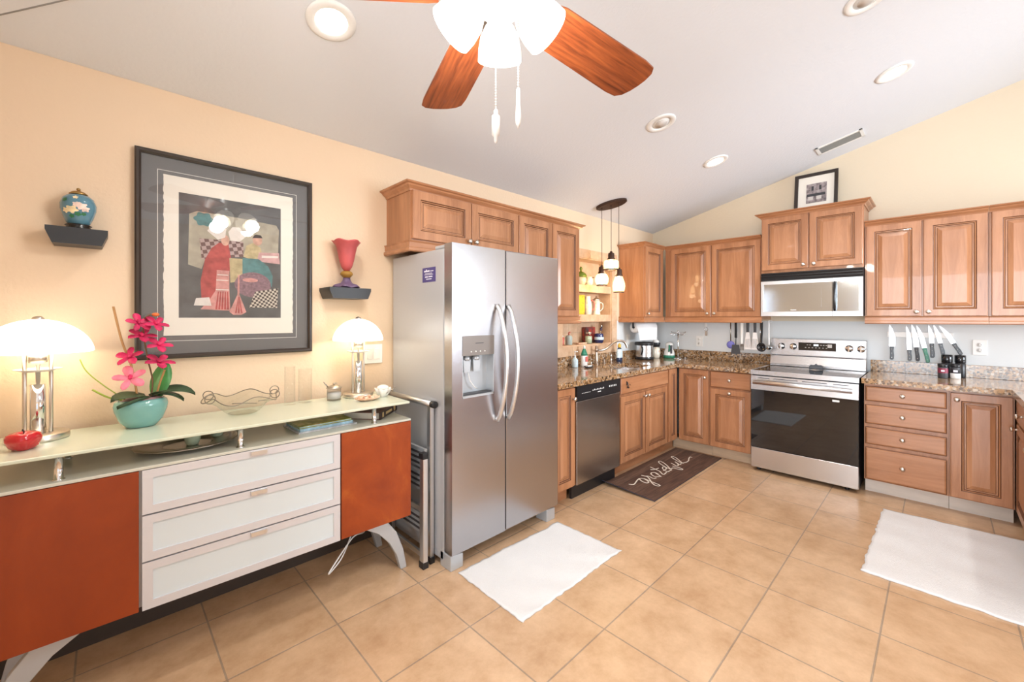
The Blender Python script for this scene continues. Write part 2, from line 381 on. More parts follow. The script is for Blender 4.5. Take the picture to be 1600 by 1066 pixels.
def arc(c, r, a0, a1, n, plane='xz'):
    out = []
    for i in range(n+1):
        a = radians(a0+(a1-a0)*i/n); u, v = r*cos(a), r*sin(a)
        out.append({'xz': (c[0]+u, c[1], c[2]+v), 'yz': (c[0], c[1]+u, c[2]+v), 'xy': (c[0]+u, c[1]+v, c[2])}[plane])
    return out
def smooth_path(pts, n=6):
    P = [Vector(p) for p in pts]; out = []
    for i in range(len(P)-1):
        p0 = P[max(i-1, 0)]; p1 = P[i]; p2 = P[i+1]; p3 = P[min(i+2, len(P)-1)]
        for k in range(n):
            t = k/n
            out.append(.5*((2*p1)+(p2-p0)*t+(2*p0-5*p1+4*p2-p3)*t*t+(3*p1-p0-3*p2+p3)*t**3))
    out.append(P[-1]); return out

# ------------------------------------------------------------------ room
YA, XB = 2.50, 4.90            # left wall plane, back wall plane
X0, Y0 = -4.5, -3.0
RY, K = -1.0, .247             # ridge line, ceiling slope
def cz(y): return 2.43 + K*(YA-y) if y >= RY else 2.43 + K*(YA-RY) - K*(RY-y)
ZR = cz(RY)
struct(box(X0-.1, XB+.1, Y0-.1, YA+.3, -.1, 0).build('floor', 'floor'), 'peach ceramic tile floor', 'floor')
# sloped ceiling
b = MB(); T = .1
prof = [(YA+.3, cz(YA)-.3*K), (RY, ZR), (Y0-.1, cz(Y0-.1))]
vs = []
for x in (X0-.1, XB+.1):
    for y, z in prof: vs.append((x, y, z))
    for y, z in prof[::-1]: vs.append((x, y, z+T))
b.add(vs, [(0, 1, 7, 6), (1, 2, 8, 7), (0, 6, 11, 5), (5, 11, 10, 4), (4, 10, 9, 3), (2, 3, 9, 8), (0, 5, 4, 1), (1, 4, 3, 2), (6, 7, 10, 11), (7, 8, 9, 10)])
struct(b.build('ceiling', 'ceil'), 'sloping white ceiling', 'ceiling')
# left wall with the tiled recess opening over the sink
NX0, NX1, NZ0, NZ1 = 3.10, 3.95, 1.10, 1.985
def wall_cells(xs, zs, hole, mi_of, y0, y1):
    b = MB()
    for i in range(len(xs)-1):
        for j in range(len(zs)-1):
            xm = (xs[i]+xs[i+1])/2; zm = (zs[j]+zs[j+1])/2
            if any(h[0] < xm < h[1] and h[2] < zm < h[3] for h in hole): continue
            b.box(xs[i], xs[i+1], y0, y1, zs[j], zs[j+1], mi_of(xm, zm))
    return b
b = wall_cells([X0-.1, 2.95, NX0, NX1, 4.05, XB+.1], [0, .95, NZ0, 1.345, NZ1, cz(YA)-.001], [(NX0, NX1, NZ0, NZ1)], lambda x, z: 1 if (x > 4.05 and z < 1.345) else 0, YA, YA+.28)
struct(b.build('wall_left', ['paint', 'greypaint']), 'peach textured wall', 'wall')
# back wall (gable): pale grey band behind the counters, peach above
b = MB()
for y0, y1 in ((YA, RY), (RY, Y0)):
    for z0, z1, mi in ((0, 1.345, 1), (1.345, 2.0, 0)):
        b.box(XB, XB+.1, y1, y0, z0, z1, mi)
    b.prism([(y0, 2.0), (y0, cz(y0)), (y1, cz(y1)), (y1, 2.0)], XB, XB+.1, 'x', 0)
struct(b.build('wall_back', ['cream', 'greypaint']), 'gable wall, cream above and pale grey behind the counters', 'wall')
struct(box(-.80, -.68, .90, YA, 0, 2.425).build('daylight_blocker_wall', 'paint'))  # unseen wall added to keep rear daylight from under the sideboard
# right wall with door opening and window, rear wall with glazed door (behind the camera)
def punched(axis, at, a0, a1, top, holes, name):
    cuts = sorted(set([a0, a1]+[h[0] for h in holes]+[h[1] for h in holes])); zc = sorted(set([0, top]+[h[2] for h in holes]+[h[3] for h in holes]))
    b = MB()
    for i in range(len(cuts)-1):
        for j in range(len(zc)-1):
            am = (cuts[i]+cuts[i+1])/2; zm = (zc[j]+zc[j+1])/2
            if any(h[0] < am < h[1] and h[2] < zm < h[3] for h in holes): continue
            if axis == 'y': b.box(cuts[i], cuts[i+1], at-.1, at, zc[j], zc[j+1])
            else: b.box(at-.1, at, cuts[i], cuts[i+1], zc[j], zc[j+1])
    return b
b = punched('y', Y0, X0, XB, cz(Y0), [(-2.5, .1, 0.02, 2.2), (2.8, 4.7, 1.0, 2.4)], '')
struct(b.build('wall_right', 'paint'))
b = punched('x', X0, Y0, YA, 2.40, [(-2.6, 1.0, .02, 2.35), (1.3, 2.0, 1.0, 2.2)], '')
b.prism([(Y0, 2.40), (YA, 2.40), (YA, cz(YA)), (RY, ZR), (Y0, cz(Y0))], X0-.1, X0, 'x')
struct(b.build('wall_rear', 'paint'))
def frame_of(name, axis, at, a0, a1, z0, z1, bars):
    b = MB(); w = .05
    def bx(p0, p1, q0, q1):
        if axis == 'y': b.box(p0, p1, at-.07, at-.02, q0, q1)
        else: b.box(at-.07, at-.02, p0, p1, q0, q1)
    bx(a0, a1, z0, z0+w); bx(a0, a1, z1-w, z1); bx(a0, a0+w, z0, z1); bx(a1-w, a1, z0, z1)
    for k in range(1, bars+1): m = a0+(a1-a0)*k/(bars+1); bx(m-w/2, m+w/2, z0, z1)
    return struct(b.build(name, 'white'))
frame_of('window_1', 'y', Y0, 2.8, 4.7, 1.0, 2.4, 1)
frame_of('window_2', 'x', X0, 1.3, 2.0, 1.0, 2.2, 1)
frame_of('door_1', 'y', Y0, -2.5, .1, .02, 2.2, 1)
frame_of('door_2', 'x', X0, -2.6, 1.0, .02, 2.35, 1)
# thin seam running across the ceiling near the left wall
pa = Vector((-.40, 2.495, cz(2.495))); pb = Vector((.35, 1.69, cz(1.69)))
struct(MB().tube([pa, pb], .003, 6).build('trim_1', 'outlet'), 'thin seam line across the ceiling', 'trim')
struct(box(X0, 1.33, YA-.010, YA-.0005, 0, .085).build('baseboard_shade_left', 'shadeskirt'), 'added low skirting coloured as the shade under the sideboard', 'baseboard')  # skirting added, its dark colour imitates shade under the sideboard
# tiled recess: surround, lining, two tile faced shelves
b = MB(); D0 = YA-.012
b.box(2.96, NX0, D0, YA, 1.006, 2.07); b.box(NX1, 4.05, D0, YA, 1.006, 2.07)
b.box(NX0, NX1, D0, YA, NZ1, 2.07); b.box(NX0, NX1, D0, YA, 1.006, NZ0)
YR = YA+.15
b.box(NX0, NX1, YR, YR+.02, NZ0, NZ1)
b.box(NX0, NX0+.01, YA, YR, NZ0, NZ1); b.box(NX1-.01, NX1, YA, YR, NZ0, NZ1)
b.box(NX0+.01, NX1-.01, YA, YR, NZ0, NZ0+.01); b.box(NX0+.01, NX1-.01, YA, YR, NZ1-.01, NZ1)
b.box(NX0+.01, NX1-.01, YA-.004, YR, 1.340, 1.412); b.box(NX0+.01, NX1-.01, YA-.004, YR, 1.640, 1.715)
gx = [3.25, 3.40, 3.55, 3.70, 3.85]
for x in gx:                                                   # grout joints
    b.box(x-.0015, x+.0015, D0-.0008, D0, NZ1, 2.07, 1); b.box(x-.0015, x+.0015, D0-.0008, D0, 1.006, NZ0, 1)
    b.box(x-.0015, x+.0015, YA-.0048, YA-.004, 1.340, 1.412, 1); b.box(x-.0015, x+.0015, YA-.0048, YA-.004, 1.640, 1.715, 1)
    b.box(x-.0015, x+.0015, YR-.0008, YR, NZ0+.01, 1.34, 1)
for z in (1.15, 1.30, 1.45, 1.60, 1.75, 1.90): b.box(NX1, 4.05, D0-.0008, D0, z-.0015, z+.0015, 1)
for z in (1.225,): b.box(NX0, NX1, YR-.0008, YR, z-.0015, z+.0015, 1)
struct(b.build('trim_2', ['tile', 'toe']), 'tile lined wall recess with two shelves over the sink', 'wall niche')
SH1, SH2, SILL = 1.715, 1.412, 1.11

# ------------------------------------------------------------------ cabinets
def door_mb(w, h, t=.02, fr=.055):
    """raised panel door, x 0..w, z 0..h, back at y=0, face at y=-t; material 1 is the glaze lying in the grooves"""
    rings = [(0, 0, 0), (0, -(t-.003), 0), (.003, -t, 0), (fr-.004, -t, 0), (fr+.001, -(t-.005), 1), (fr+.007, -(t-.003), 0), (fr+.011, -(t-.010), 1), (fr+.018, -(t-.010), 0), (fr+.021, -(t-.009), 1), (fr+.046, -(t-.001), 0), (fr+.048, -(t-.001), 0)]
    lim = min(w, h)/2-.004; rings = [r for r in rings if r[0] < lim]
    vs = []; b = MB()
    for i, y, m in rings: vs += [(i, y, i), (w-i, y, i), (w-i, y, h-i), (i, y, h-i)]
    n = len(rings)
    for k in range(n-1):
        b.f += [[k*4+j, k*4+(j+1) % 4, k*4+4+(j+1) % 4, k*4+4+j] for j in range(4)]
        b.m += [rings[k+1][2]]*4; b.sm += [False]*4
    b.f.append([(n-1)*4+j for j in range(4)]); b.m.append(0); b.sm.append(False)
    b.f.append([3, 2, 1, 0]); b.m.append(0); b.sm.append(False)
    b.v = vs; return b
def slab_mb(w, h, t=.02, fr=.012):
    b = MB(); rings = [(0, 0, 0), (0, -(t-.006), 0), (.004, -(t-.004), 1), (fr, -t, 0)]
    for i, y, m in rings: b.v += [(i, y, i), (w-i, y, i), (w-i, y, h-i), (i, y, h-i)]
    n = len(rings)
    for k in range(n-1):
        b.f += [[k*4+j, k*4+(j+1) % 4, k*4+4+(j+1) % 4, k*4+4+j] for j in range(4)]; b.m += [rings[k+1][2]]*4; b.sm += [False]*4
    b.f.append([(n-1)*4+j for j in range(4)]); b.m.append(0); b.sm.append(False)
    b.f.append([3, 2, 1, 0]); b.m.append(0); b.sm.append(False)
    return b
def knob(parent, x, z, y=-.02):
    b = MB().lathe([(.009, 0), (.006, .004), (.006, .012), (.011, .016), (.0155, .021), (.016, .025), (.012, .030), (.004, .032)], (0, 0, 0), 18)
    return b.build('knob', 'nickel', parent, (x, y, z), (pi/2, 0, 0))
def molding(b, path, prof, mi=0):
    """sweep prof [(out,z)] along a plan path, mitred; 'out' is to the right of travel"""
    P = [Vector((p[0], p[1])) for p in path]; n = len(P); m = len(prof); vs = []
    for i, p in enumerate(P):
        d0 = (P[i]-P[i-1]).normalized() if i else None; d1 = (P[i+1]-P[i]).normalized() if i < n-1 else None
        n0 = Vector((d0.y, -d0.x)) if d0 else None; n1 = Vector((d1.y, -d1.x)) if d1 else None
        if n0 and n1: q = (n0+n1); q = q/(q.dot(n0))
        else: q = n0 or n1
        for o, z in prof: vs.append((p.x+q.x*o, p.y+q.y*o, z))
    fs = []
    for i in range(n-1):
        for k in range(m):
            k2 = (k+1) % m; fs.append((i*m+k, i*m+k2, (i+1)*m+k2, (i+1)*m+k))
    fs.append(list(range(m))); fs.append([(n-1)*m+k for k in range(m)][::-1])
    b.add(vs, fs, mi)
def crown_prof(z): return [(-.001, z-.048), (.006, z-.048), (.010, z-.036), (.030, z-.022), (.034, z-.014), (.046, z-.010), (.050, z-.004), (.050, z), (-.001, z)]
def rail_prof(z0, z1): return [(-.001, z0), (.016, z0), (.022, z0+.006), (.022, z0+.022), (.014, z0+.028), (.014, z1-.010), (.020, z1), (-.001, z1)]
def cabinet(name, label, loc, rz, w, d, z0, z1, doors=(), drawers=(), crown=None, rail=None, toe=None, ends=(True, True), group=None, cat='cabinet', hollow=False):
    """local frame: x left to right as seen, y=0 the face frame, y=d the wall; loc is on the floor or at the base"""
    r = thing(name, label, cat, (loc[0], loc[1], z0), rz, group)
    b = MB(); h = z1-z0
    if hollow: b.box(0, .018, 0, d, 0, h).box(w-.018, w, 0, d, 0, h).box(.018, w-.018, 0, .02, 0, h).box(.018, w-.018, d-.01, d, 0, h).box(.018, w-.018, .02, d-.01, 0, .018)
    else: b.box(0, w, 0, d, 0, h)
    b.build('carcass', 'wood', r)
    for (x0, x1, a, c, *kn) in doors:
        o = door_mb(x1-x0, c-a).build('door', ['wood', 'glaze'], r, (x0, -.0005, a-z0))
        for (kx, kz) in kn: knob(o, kx-x0, kz-a)
    for (x0, x1, a, c, *kn) in drawers:
        o = slab_mb(x1-x0, c-a).build('drawer', ['woodh', 'glaze'], r, (x0, -.0005, a-z0))
        for (kx, kz) in kn: knob(o, kx-x0, kz-a)
    L, R = ends
    def path(): 
        p = [(0, 0), (w, 0)]
        if L: p = [(0, d-.002)] + p
        if R: p = p + [(w, d-.002)]
        return p
    if crown:
        b = MB(); molding(b, path(), [(o, z-z0) for o, z in crown_prof(crown)]); b.build('crown_molding', 'woodh', r)
    if rail:
        b = MB(); molding(b, path(), [(o, z-z0) for o, z in rail_prof(*rail)]); b.build('light_rail', 'woodh', r)
    if toe:
        b = MB().box(toe[0], toe[1], .07, .085, -z0, -.0005); b.build('toe_kick', toe[2], r)
    return r
QB = -pi/2
# ---- wall cabinets on the left wall
YU = 2.207
cabinet('wall_cabinet', 'wide short wall cabinet right above the refrigerator', (1.304, YU), 0, .902, YA-YU-.002, 1.80, 2.15,
        doors=[(.008, .450, 1.852, 2.143, (.425, 1.885)), (.456, .899, 1.852, 2.143, (.482, 1.885))], crown=2.187, rail=(1.775, 1.84), ends=(True, False))
cabinet('wall_cabinet', 'tall wall cabinet with two narrow doors right of the refrigerator cabinet', (2.208, YU), 0, .749, YA-YU-.002, 1.36, 2.15,
        doors=[(.004, .382, 1.392, 2.143), (.390, .746, 1.392, 2.143)], crown=2.187, rail=(1.328, 1.39), ends=(False, True))
cabinet('wall_cabinet', 'corner wall cabinet with a narrow door above the paper towel', (4.117, YU), 0, .455, YA-YU-.002, 1.36, 2.15,
        doors=[(.014, .400, 1.392, 2.143, (.045, 1.425))], crown=2.187, rail=(1.328, 1.39), ends=(True, False))
XU = 4.59
def B(name, label, y0, y1, x, **k):
    return cabinet(name, label, (x, y0), QB, y0-y1, XB-x-.002, **k)
B('wall_cabinet', 'two door wall cabinet between the corner and the microwave', YU-.022, 1.207, XU, z0=1.36, z1=2.15,
  doors=[(.066, .502, 1.392, 2.143, (.472, 1.425)), (.512, .970, 1.392, 2.143, (.542, 1.425))], crown=2.187, rail=(1.328, 1.39), ends=(False, False))
B('wall_cabinet', 'raised two door cabinet above the microwave', 1.198, .440, 4.55, z0=1.805, z1=2.335,
  doors=[(.006, .374, 1.83, 2.325, (.340, 1.862)), (.384, .752, 1.83, 2.325, (.418, 1.862))], crown=2.374, ends=(True, True))
B('wall_cabinet', 'two door wall cabinet over the knife strip', .436, -.252, XU, z0=1.36, z1=2.15,
  doors=[(.010, .340, 1.392, 2.143, (.312, 1.425)), (.352, .682, 1.392, 2.143, (.380, 1.425))], crown=2.187, rail=(1.328, 1.39), ends=(False, False))
B('wall_cabinet', 'wall cabinet at the right edge, one door in view', -.254, -.95, XU, z0=1.36, z1=2.15,
  doors=[(.012, .345, 1.392, 2.143, (.318, 1.425)), (.355, .690, 1.392, 2.143, (.38, 1.425))], crown=2.187, rail=(1.328, 1.39), ends=(False, True))
# ---- base cabinets on the left wall
YB = 1.92; DB = YA-YB-.002
cabinet('base_cabinet', 'narrow base cabinet between refrigerator and dishwasher', (2.26, YB), 0, .265, DB, .11, .865,
        doors=[(.012, .255, .125, .855, (.228, .775))], toe=(0, .265, 'woodh'))
sinkc = cabinet('base_cabinet', 'sink base cabinet with blank drawer front and two doors', (3.150, YB), 0, .912, DB, .11, .865,
        doors=[(.010, .430, .125, .695, (.405, .66)), (.446, .880, .125, .695, (.470, .66))], drawers=[(.008, .905, .715, .858)], toe=(0, .912, 'woodh'), hollow=True)
b = MB(); b.tube([(0, -.022, .03), (0, -.030, .022), (0, -.034, 0), (0, -.030, -.018), (.018, -.030, -.024), (.03, -.026, -.02)], .005, 8); b.box(-.006, .006, -.022, -.02, .0, .035); b.box(.05, .058, -.024, -.02, -.005, .003)
b.build('latch', 'black', sinkc, (.10, 0, .790-.11))
cabinet('base_cabinet', 'thin filler cabinet in the inner corner by the sink cabinet', (4.064, YB), 0, .205, DB, .11, .865,
        doors=[(.004, .186, .125, .858)], toe=(0, .275, 'woodh'))
# ---- base cabinets on the back wall
XF = 4.29
B('base_cabinet', 'slim single door base cabinet in the corner left of the range', 1.896, 1.588, XF, z0=.11, z1=.865,
  doors=[(.006, .302, .118, .858, (.272, .785))], toe=(-.094, .308, 'toe'))
B('base_cabinet', 'base cabinet with drawer over a door beside the range', 1.586, 1.207, XF, z0=.11, z1=.865,
  doors=[(.008, .372, .118, .685, (.190, .655))], drawers=[(.008, .372, .698, .858, (.19, .778))], toe=(0, .379, 'toe'))
B('base_cabinet', 'stack of four drawers right of the range', .412, -.050, XF, z0=.11, z1=.865,
  drawers=[(.008, .452, .728, .845, (.222, .79)), (.008, .452, .552, .700, (.222, .63)), (.008, .452, .392, .525, (.222, .462)), (.008, .452, .118, .366, (.222, .248))], toe=(0, .462, 'toegrey'))
B('base_cabinet', 'single door base cabinet in the right corner beside the drawers', -.052, -.350, XF, z0=.11, z1=.865,
  doors=[(.006, .290, .100+.018, .850, (.036, .806))], toe=(0, .298, 'toegrey'))
# ---- return run on the right, facing the left wall
def R_(label, x0, w, **k): return cabinet('base_cabinet', label, (x0, -.372), pi, w, .58, **k)
R_('return run cabinet at the right edge, drawers over doors', 4.27, .62, z0=.11, z1=.865,
   doors=[(.03, .60, .118, .685, (.07, .655))], drawers=[(.03, .60, .698, .858, (.315, .778))], toe=(0, .62, 'toegrey'))
R_('further return run cabinet beyond the right edge of view', 3.648, .62, z0=.11, z1=.865,
   doors=[(.01, .60, .118, .685, (.07, .655))], drawers=[(.01, .60, .698, .858, (.315, .778))], toe=(0, .62, 'toegrey'))
b = box(0, .60, 0, .605, 0, .755)  # blind corner body behind the return run
tag(b.build('base_cabinet', 'wood', None, (4.285, -.965, .11)), 'blind corner cabinet body under the right worktop', 'cabinet')

# ---- worktops
ZT0, ZT1 = .866, .906
SX0, SX1, SY0, SY1 = 3.36, 3.90, 1.985, 2.30
wt = thing('worktop', 'brown granite L shaped worktop with sink cutout', 'worktop', (2.24, 1.885, ZT0))
def rel(b, o): b.v = [(x-o[0], y-o[1], z-o[2]) for x, y, z in b.v]; return b
b = MB(); e = YA-.001
b.box(2.24, SX0, 1.885, e, ZT0, ZT1); b.box(SX1, 4.24, 1.885, e, ZT0, ZT1); b.box(SX0, SX1, 1.885, SY0, ZT0, ZT1); b.box(SX0, SX1, SY1, e, ZT0, ZT1)
b.box(4.24, XB-.001, 1.203, e, ZT0, ZT1)
rel(b, (2.24, 1.885, ZT0)).build('slab', 'granite', wt)
b = MB(); b.box(2.24, XB-.022, YA-.022, YA-.013, ZT1, 1.005); b.box(XB-.021, XB-.001, 1.203, YA-.013, ZT1, 1.005)
rel(b, (2.24, 1.885, ZT0)).build('backsplash', 'granite', wt, bevel=.002)
wt2 = thing('worktop', 'grey lit granite worktop right of the range', 'worktop', (4.24, .425, ZT0))
b = MB(); b.box(4.24, XB-.001, -.335, .425, ZT0, ZT1); b.box(3.0, XB-.001, -.98, -.335, ZT0, ZT1)
rel(b, (4.24, .425, ZT0)).build('slab', 'granite', wt2)
b = MB(); b.box(XB-.021, XB-.001, -.98, .425, ZT1, 1.005)
rel(b, (4.24, .425, ZT0)).build('backsplash', 'granite', wt2, bevel=.002)
# sink
b = MB(); t = .012
x0, x1, y0, y1, zt, zb = SX0-.012, SX1+.012, SY0-.012, SY1+.012, ZT0-.001, .70
rings = [(x0, x1, y0, y1, zt), (SX0+.004, SX1-.004, SY0+.004, SY1-.004, zt), (SX0+.03, SX1-.03, SY0+.03, SY1-.03, zb+.03), (SX0+.06, SX1-.06, SY0+.06, SY1-.06, zb)]
for (a0, a1, c0, c1, z) in rings: b.v += [(a0, c0, z), (a1, c0, z), (a1, c1, z), (a0, c1, z)]
for k in range(3): b.f += [[k*4+j, k*4+(j+1) % 4, k*4+4+(j+1) % 4, k*4+4+j] for j in range(4)]; b.m += [0]*4; b.sm += [False]*4
b.f.append([12, 13, 14, 15]); b.m.append(0); b.sm.append(False)
sk = thing('sink', 'undermount stainless sink in the brown granite', 'sink', (3.63, 2.14, zb))
rel(b, (3.63, 2.14, zb)).build('basin', 'steel', sk)
MB().lathe([(.001, .002), (.03, .002), (.036, .004), (.04, .001)], (0, 0, 0), 20).build('drain', 'chrome', sk)

# ------------------------------------------------------------------ appliances
# refrigerator (faces -y)
fr = thing('refrigerator', 'tall side by side stainless steel refrigerator with ice dispenser', 'refrigerator', (1.335, 1.83, 0))
FW = .894
MB().box(0, FW-.004, .078, .645, .035, 1.762).build('body', 'fridgeside', fr, bevel=.006)
b = MB().box(.02, FW-.02, .095, .13, .03, .09); 
for k in range(3): b.box(.14, FW-.14, .092, .096, .045+k*.012, .051+k*.012, 1)
b.build('kick_grille', ['silverpaint', 'dark'], fr)
for x in (.0, FW-.105): MB().prism([(x, .0), (x+.085, .0), (x+.085, .075), (x, .085)], .012, .11, 'y').build('foot', 'silverpaint', fr, bevel=.004)
# freezer door with a hole for the dispenser
DX0, DX1, DZ0, DZ1 = .070, .302, .930, 1.276
x1 = .392
b = MB()
for a0, a1, c0, c1 in ((0, DX0, .09, 1.785), (DX1, x1, .09, 1.785), (DX0, DX1, .09, DZ0), (DX0, DX1, DZ1, 1.785)): b.box(a0, a1, 0, .07, c0, c1)
fd = b.build('door', 'fridgesteel', fr)
rd = MB().box(.402, FW, 0, .07, .09, 1.785).build('door', 'fridgesteel', fr, bevel=.006)
for o, hx in ((fd, .322), (rd, .412)):
    pts = []
    for i in range(25):
        t = i/24; z = .775+.672*t; y = -.012-.078*sin(pi*t)**.75; pts.append((hx, y, z))
    MB().tube([(hx, .0, .780)]+pts+[(hx, .0, 1.442)], .0145, 12, flat=.8).build('handle', 'alu', o)
dp = MB()
dp.box(DX0, DX1, .062, .066, DZ0, DZ1, 0); dp.box(DX0, DX0+.004, .0, .064, DZ0, DZ1, 0); dp.box(DX1-.004, DX1, 0, .064, DZ0, DZ1, 0); dp.box(DX0, DX1, 0, .064, DZ0, DZ0+.012, 0)
dp.prism([(DX0+.01, DZ0+.012), (DX1-.01, DZ0+.012), (DX1-.01, DZ0+.02), (DX0+.01, DZ0+.02)], .01, .055, 'y', 1)
d = dp.build('dispenser', ['silverpaint', 'dark'], fr)
b = MB().box(DX0, DX1, -.003, .03, 1.165, DZ1, 0); b.box(DX0+.09, DX0+.15, -.0036, -.003, 1.232, 1.236, 1)
for k in range(4): b.sphere((DX0+.06+k*.033, -.003, 1.187), .004, mi=2)
b.build('control_panel', ['taupe', 'dark', 'plastic'], d, bevel=.003)
for x in (DX0+.055, DX0+.125):
    b = MB().lathe([(.018, 0), (.022, .01), (.016, .03)], (x, .035, 1.135), 14); b.prism([(x-.022, 1.07), (x+.022, 1.07), (x+.026, 1.14), (x-.026, 1.14)], .028, .034, 'y'); b.build('paddle', 'silverpaint', d)
MB().tube([(DX0+.07, .04, 1.07), (DX0+.08, .035, 1.02), (DX0+.11, .03, .98), (DX0+.13, .03, .97)], .003, 6).build('drip_tube', 'plastic', d)
MB().box(.004, .07, .02, .17, 1.763, 1.783).build('hinge_cover', 'silverpaint', fr, bevel=.006)
b = MB().box(-.0012, 0, .155, .290, 1.583, 1.667, 0)
def bar(y0, y1, z, h): b.box(-.0018, -.0012, y0, y1, z, z+h, 1)
for y0, y1, z, h in ((.215, .272, 1.642, .009), (.244, .252, 1.651, .006), (.176, .208, 1.6435, .004), (.190, .262, 1.632, .003), (.180, .268, 1.625, .003), (.232, .262, 1.610, .007), (.186, .226, 1.611, .006), (.195, .250, 1.598, .005)): bar(y0, y1, z, h)
b.build('sticker', ['sticker', 'stickertext'], fr)

# dishwasher
dw = thing('dishwasher', 'stainless dishwasher with black control strip beside the sink', 'dishwasher', (2.534, 1.90, 0))
MB().box(.004, .602, .03, .58, .115, .862).build('body', 'black', dw)
MB().box(0, .606, 0, .03, .115, .745).build('door', 'dwsteel', dw, bevel=.004)
b = MB().box(0, .606, -.004, .03, .750, .860, 0)
for k in range(8): b.box(.20+k*.021, .209+k*.021, -.0046, -.004, .806, .818 if k % 2 else .814, 1)
for k in range(5): b.box(.435+k*.024, .445+k*.024, -.0046, -.004, .808, .822, 1)
for k in range(6): b.box(.06+k*.02, .07+k*.02, -.0046, -.004, .800, .804, 1)
b.box(.27, .315, -.0046, -.004, .786, .793, 1)
b.build('control_strip', ['black', 'plastic'], dw, bevel=.003)
MB().box(0, .606, .05, .07, .0, .11).build('toe_panel', 'black', dw)

# range (faces -x)
rg = thing('range', 'stainless electric range with a black oven window', 'stove', (4.20, 1.196, 0), QB)
RW = .762
MB().box(.004, RW-.004, .035, .66, .03, .864).build('body', 'black', rg)
for x in (.05, RW-.08):
    for y in (.06, .58): MB().cyl((x, y, 0), .016, .03, 12).build('foot', 'black', rg)
MB().box(.003, RW-.003, 0, .034, .034, .212).build('drawer', 'steelv', rg, bevel=.003)
b = MB(); b.box(.003, RW-.003, 0, .034, .734, .858, 0); b.box(.003, RW-.003, .004, .034, .216, .733, 1)
for x0, x1 in ((.06, .15), (.18, .36), (.39, .56), (.60, .70)): b.box(x0, x1, -.0006, 0, .838, .843, 2)
b.box(.595, .64, .0032, .004, .700, .716, 3)
od = b.build('oven_door', ['steel', 'ovenglass', 'dark', 'plastic'], rg)
b = MB().tube([(.035, -.058, .806), (RW-.035, -.058, .806)], .019, 14, flat=.75)
for x in (.05, RW-.05): b.box(x-.014, x+.014, -.058, .0, .797, .815)
b.build('handle', 'alu', od)
b = MB(); b.box(0, RW, .0, .022, .868, .906, 0); b.box(0, RW, .022, .606, .868, .9045, 1); b.box(0, .008, .022, .606, .868, .906, 0); b.box(RW-.008, RW, .022, .606, .868, .906, 0)
for cx, cy, r in ((.19, .17, .10), (.56, .17, .115), (.19, .44, .09), (.56, .44, .09), (.375, .32, .05)):
    b.lathe([(r-.002, .9045), (r-.002, .9049), (r, .9049), (r, .9045)], (cx, cy, 0), 36, 2, cap=False)
b.build('cooktop', ['steel', 'blackgloss', 'dark'], rg, bevel=0)
b = MB()
b.prism([(.572, .9055), (.672, .9055), (.672, 1.174), (.600, 1.174), (.594, 1.02), (.588, 1.006), (.572, .93)], .012, RW-.012, 'x', 0)
b.box(.03, RW-.03, .586, .592, 1.006, 1.013, 1)
pan = b.build('backguard', ['steel', 'dark'], rg, bevel=.003)
b = MB().box(.248, .538, .5925, .597, 1.068, 1.142, 0)
for k in range(3): b.box(.37+k*.013, .379+k*.013, .5918, .5925, 1.112, 1.128, 1)
for k in range(7): b.box(.30+k*.027, .311+k*.027, .5918, .5925, 1.092, 1.097, 2)
for x in (.315, .335, .42, .44, .46): b.box(x, x+.012, .5918, .5925, 1.118, 1.123, 2)
b.box(.475, .508, .5918, .5925, 1.100, 1.130, 2)
b.build('display', ['screen', 'digits', 'lens'], pan)
for x in (.108, .206, .632, .728-.012):
    b = MB().lathe([(.030, 0), (.031, .004), (.026, .008), (.024, .022), (.020, .026)], (0, 0, 0), 24); b.box(-.006, .006, -.026, .026, .022, .034)
    b.build('knob', 'chrome', pan, (x, .596, 1.100), (pi/2, 0, 0))
# little black butterfly rest on the hob
g = MB()
for s in (-1, 1):
    g.prism([(0, 0), (s*.05, -.012), (s*.052, .012), (s*.040, .034), (s*.016, .030), (0, .044), (0, .02)], -.006, .006, 'y')
g.box(-.045, .045, -.02, .02, -.0, .012)
g.tube(arc((-.03, 0, .012), .016, 0, 360, 16), .004, 6)
o = g.build('spoon_rest', 'dark', None, (4.62, .78, .918), (0, 0, QB+.2)); tag(o, 'small black butterfly shaped rest at the back of the cooktop', 'spoon rest')
o.location.z = .9052+.012

# microwave (faces -x)
mw = thing('microwave', 'over the range microwave with mirrored door', 'microwave', (4.50, 1.190, 1.395), QB)
MW_ = .752
MB().box(.004, MW_-.004, .022, .395, .0, .405).build('body', 'dark', mw)
b = MB().box(.002, MW_-.002, .004, .022, .330, .405, 0)
for k in range(3): b.prism([(.000, .335+k*.024), (.006, .333+k*.024), (.006, .352+k*.024), (-.006, .350+k*.024)], 0, MW_, 'x', 0)
b.build('vent_grille', 'black', mw)
b = MB()
b.box(.002, .545, -.014, .02, .296, .326, 0); b.box(.002, .545, -.014, .02, .0, .040, 0); b.box(.002, .020, -.014, .02, .04, .296, 0); b.box(.020, .545, -.008, .02, .04, .296, 1)
b.box(.24, .285, -.0086, -.008, .052, .058, 2); b.box(.06, .47, -.0083, -.008, .075, .078, 3); b.box(.06, .47, -.0083, -.008, .265, .268, 3); b.box(.06, .063, -.0083, -.008, .075, .268, 3); b.box(.467, .47, -.0083, -.008, .075, .268, 3)
md = b.build('door', ['alu', 'mwglass', 'plastic', 'mwglass'], mw)
MB().tube([(.566, -.018, .046), (.566, -.030, .07), (.566, -.034, .17), (.566, -.030, .27), (.566, -.018, .292)], .014, 10, flat=.8).build('handle', 'blackgloss', md)
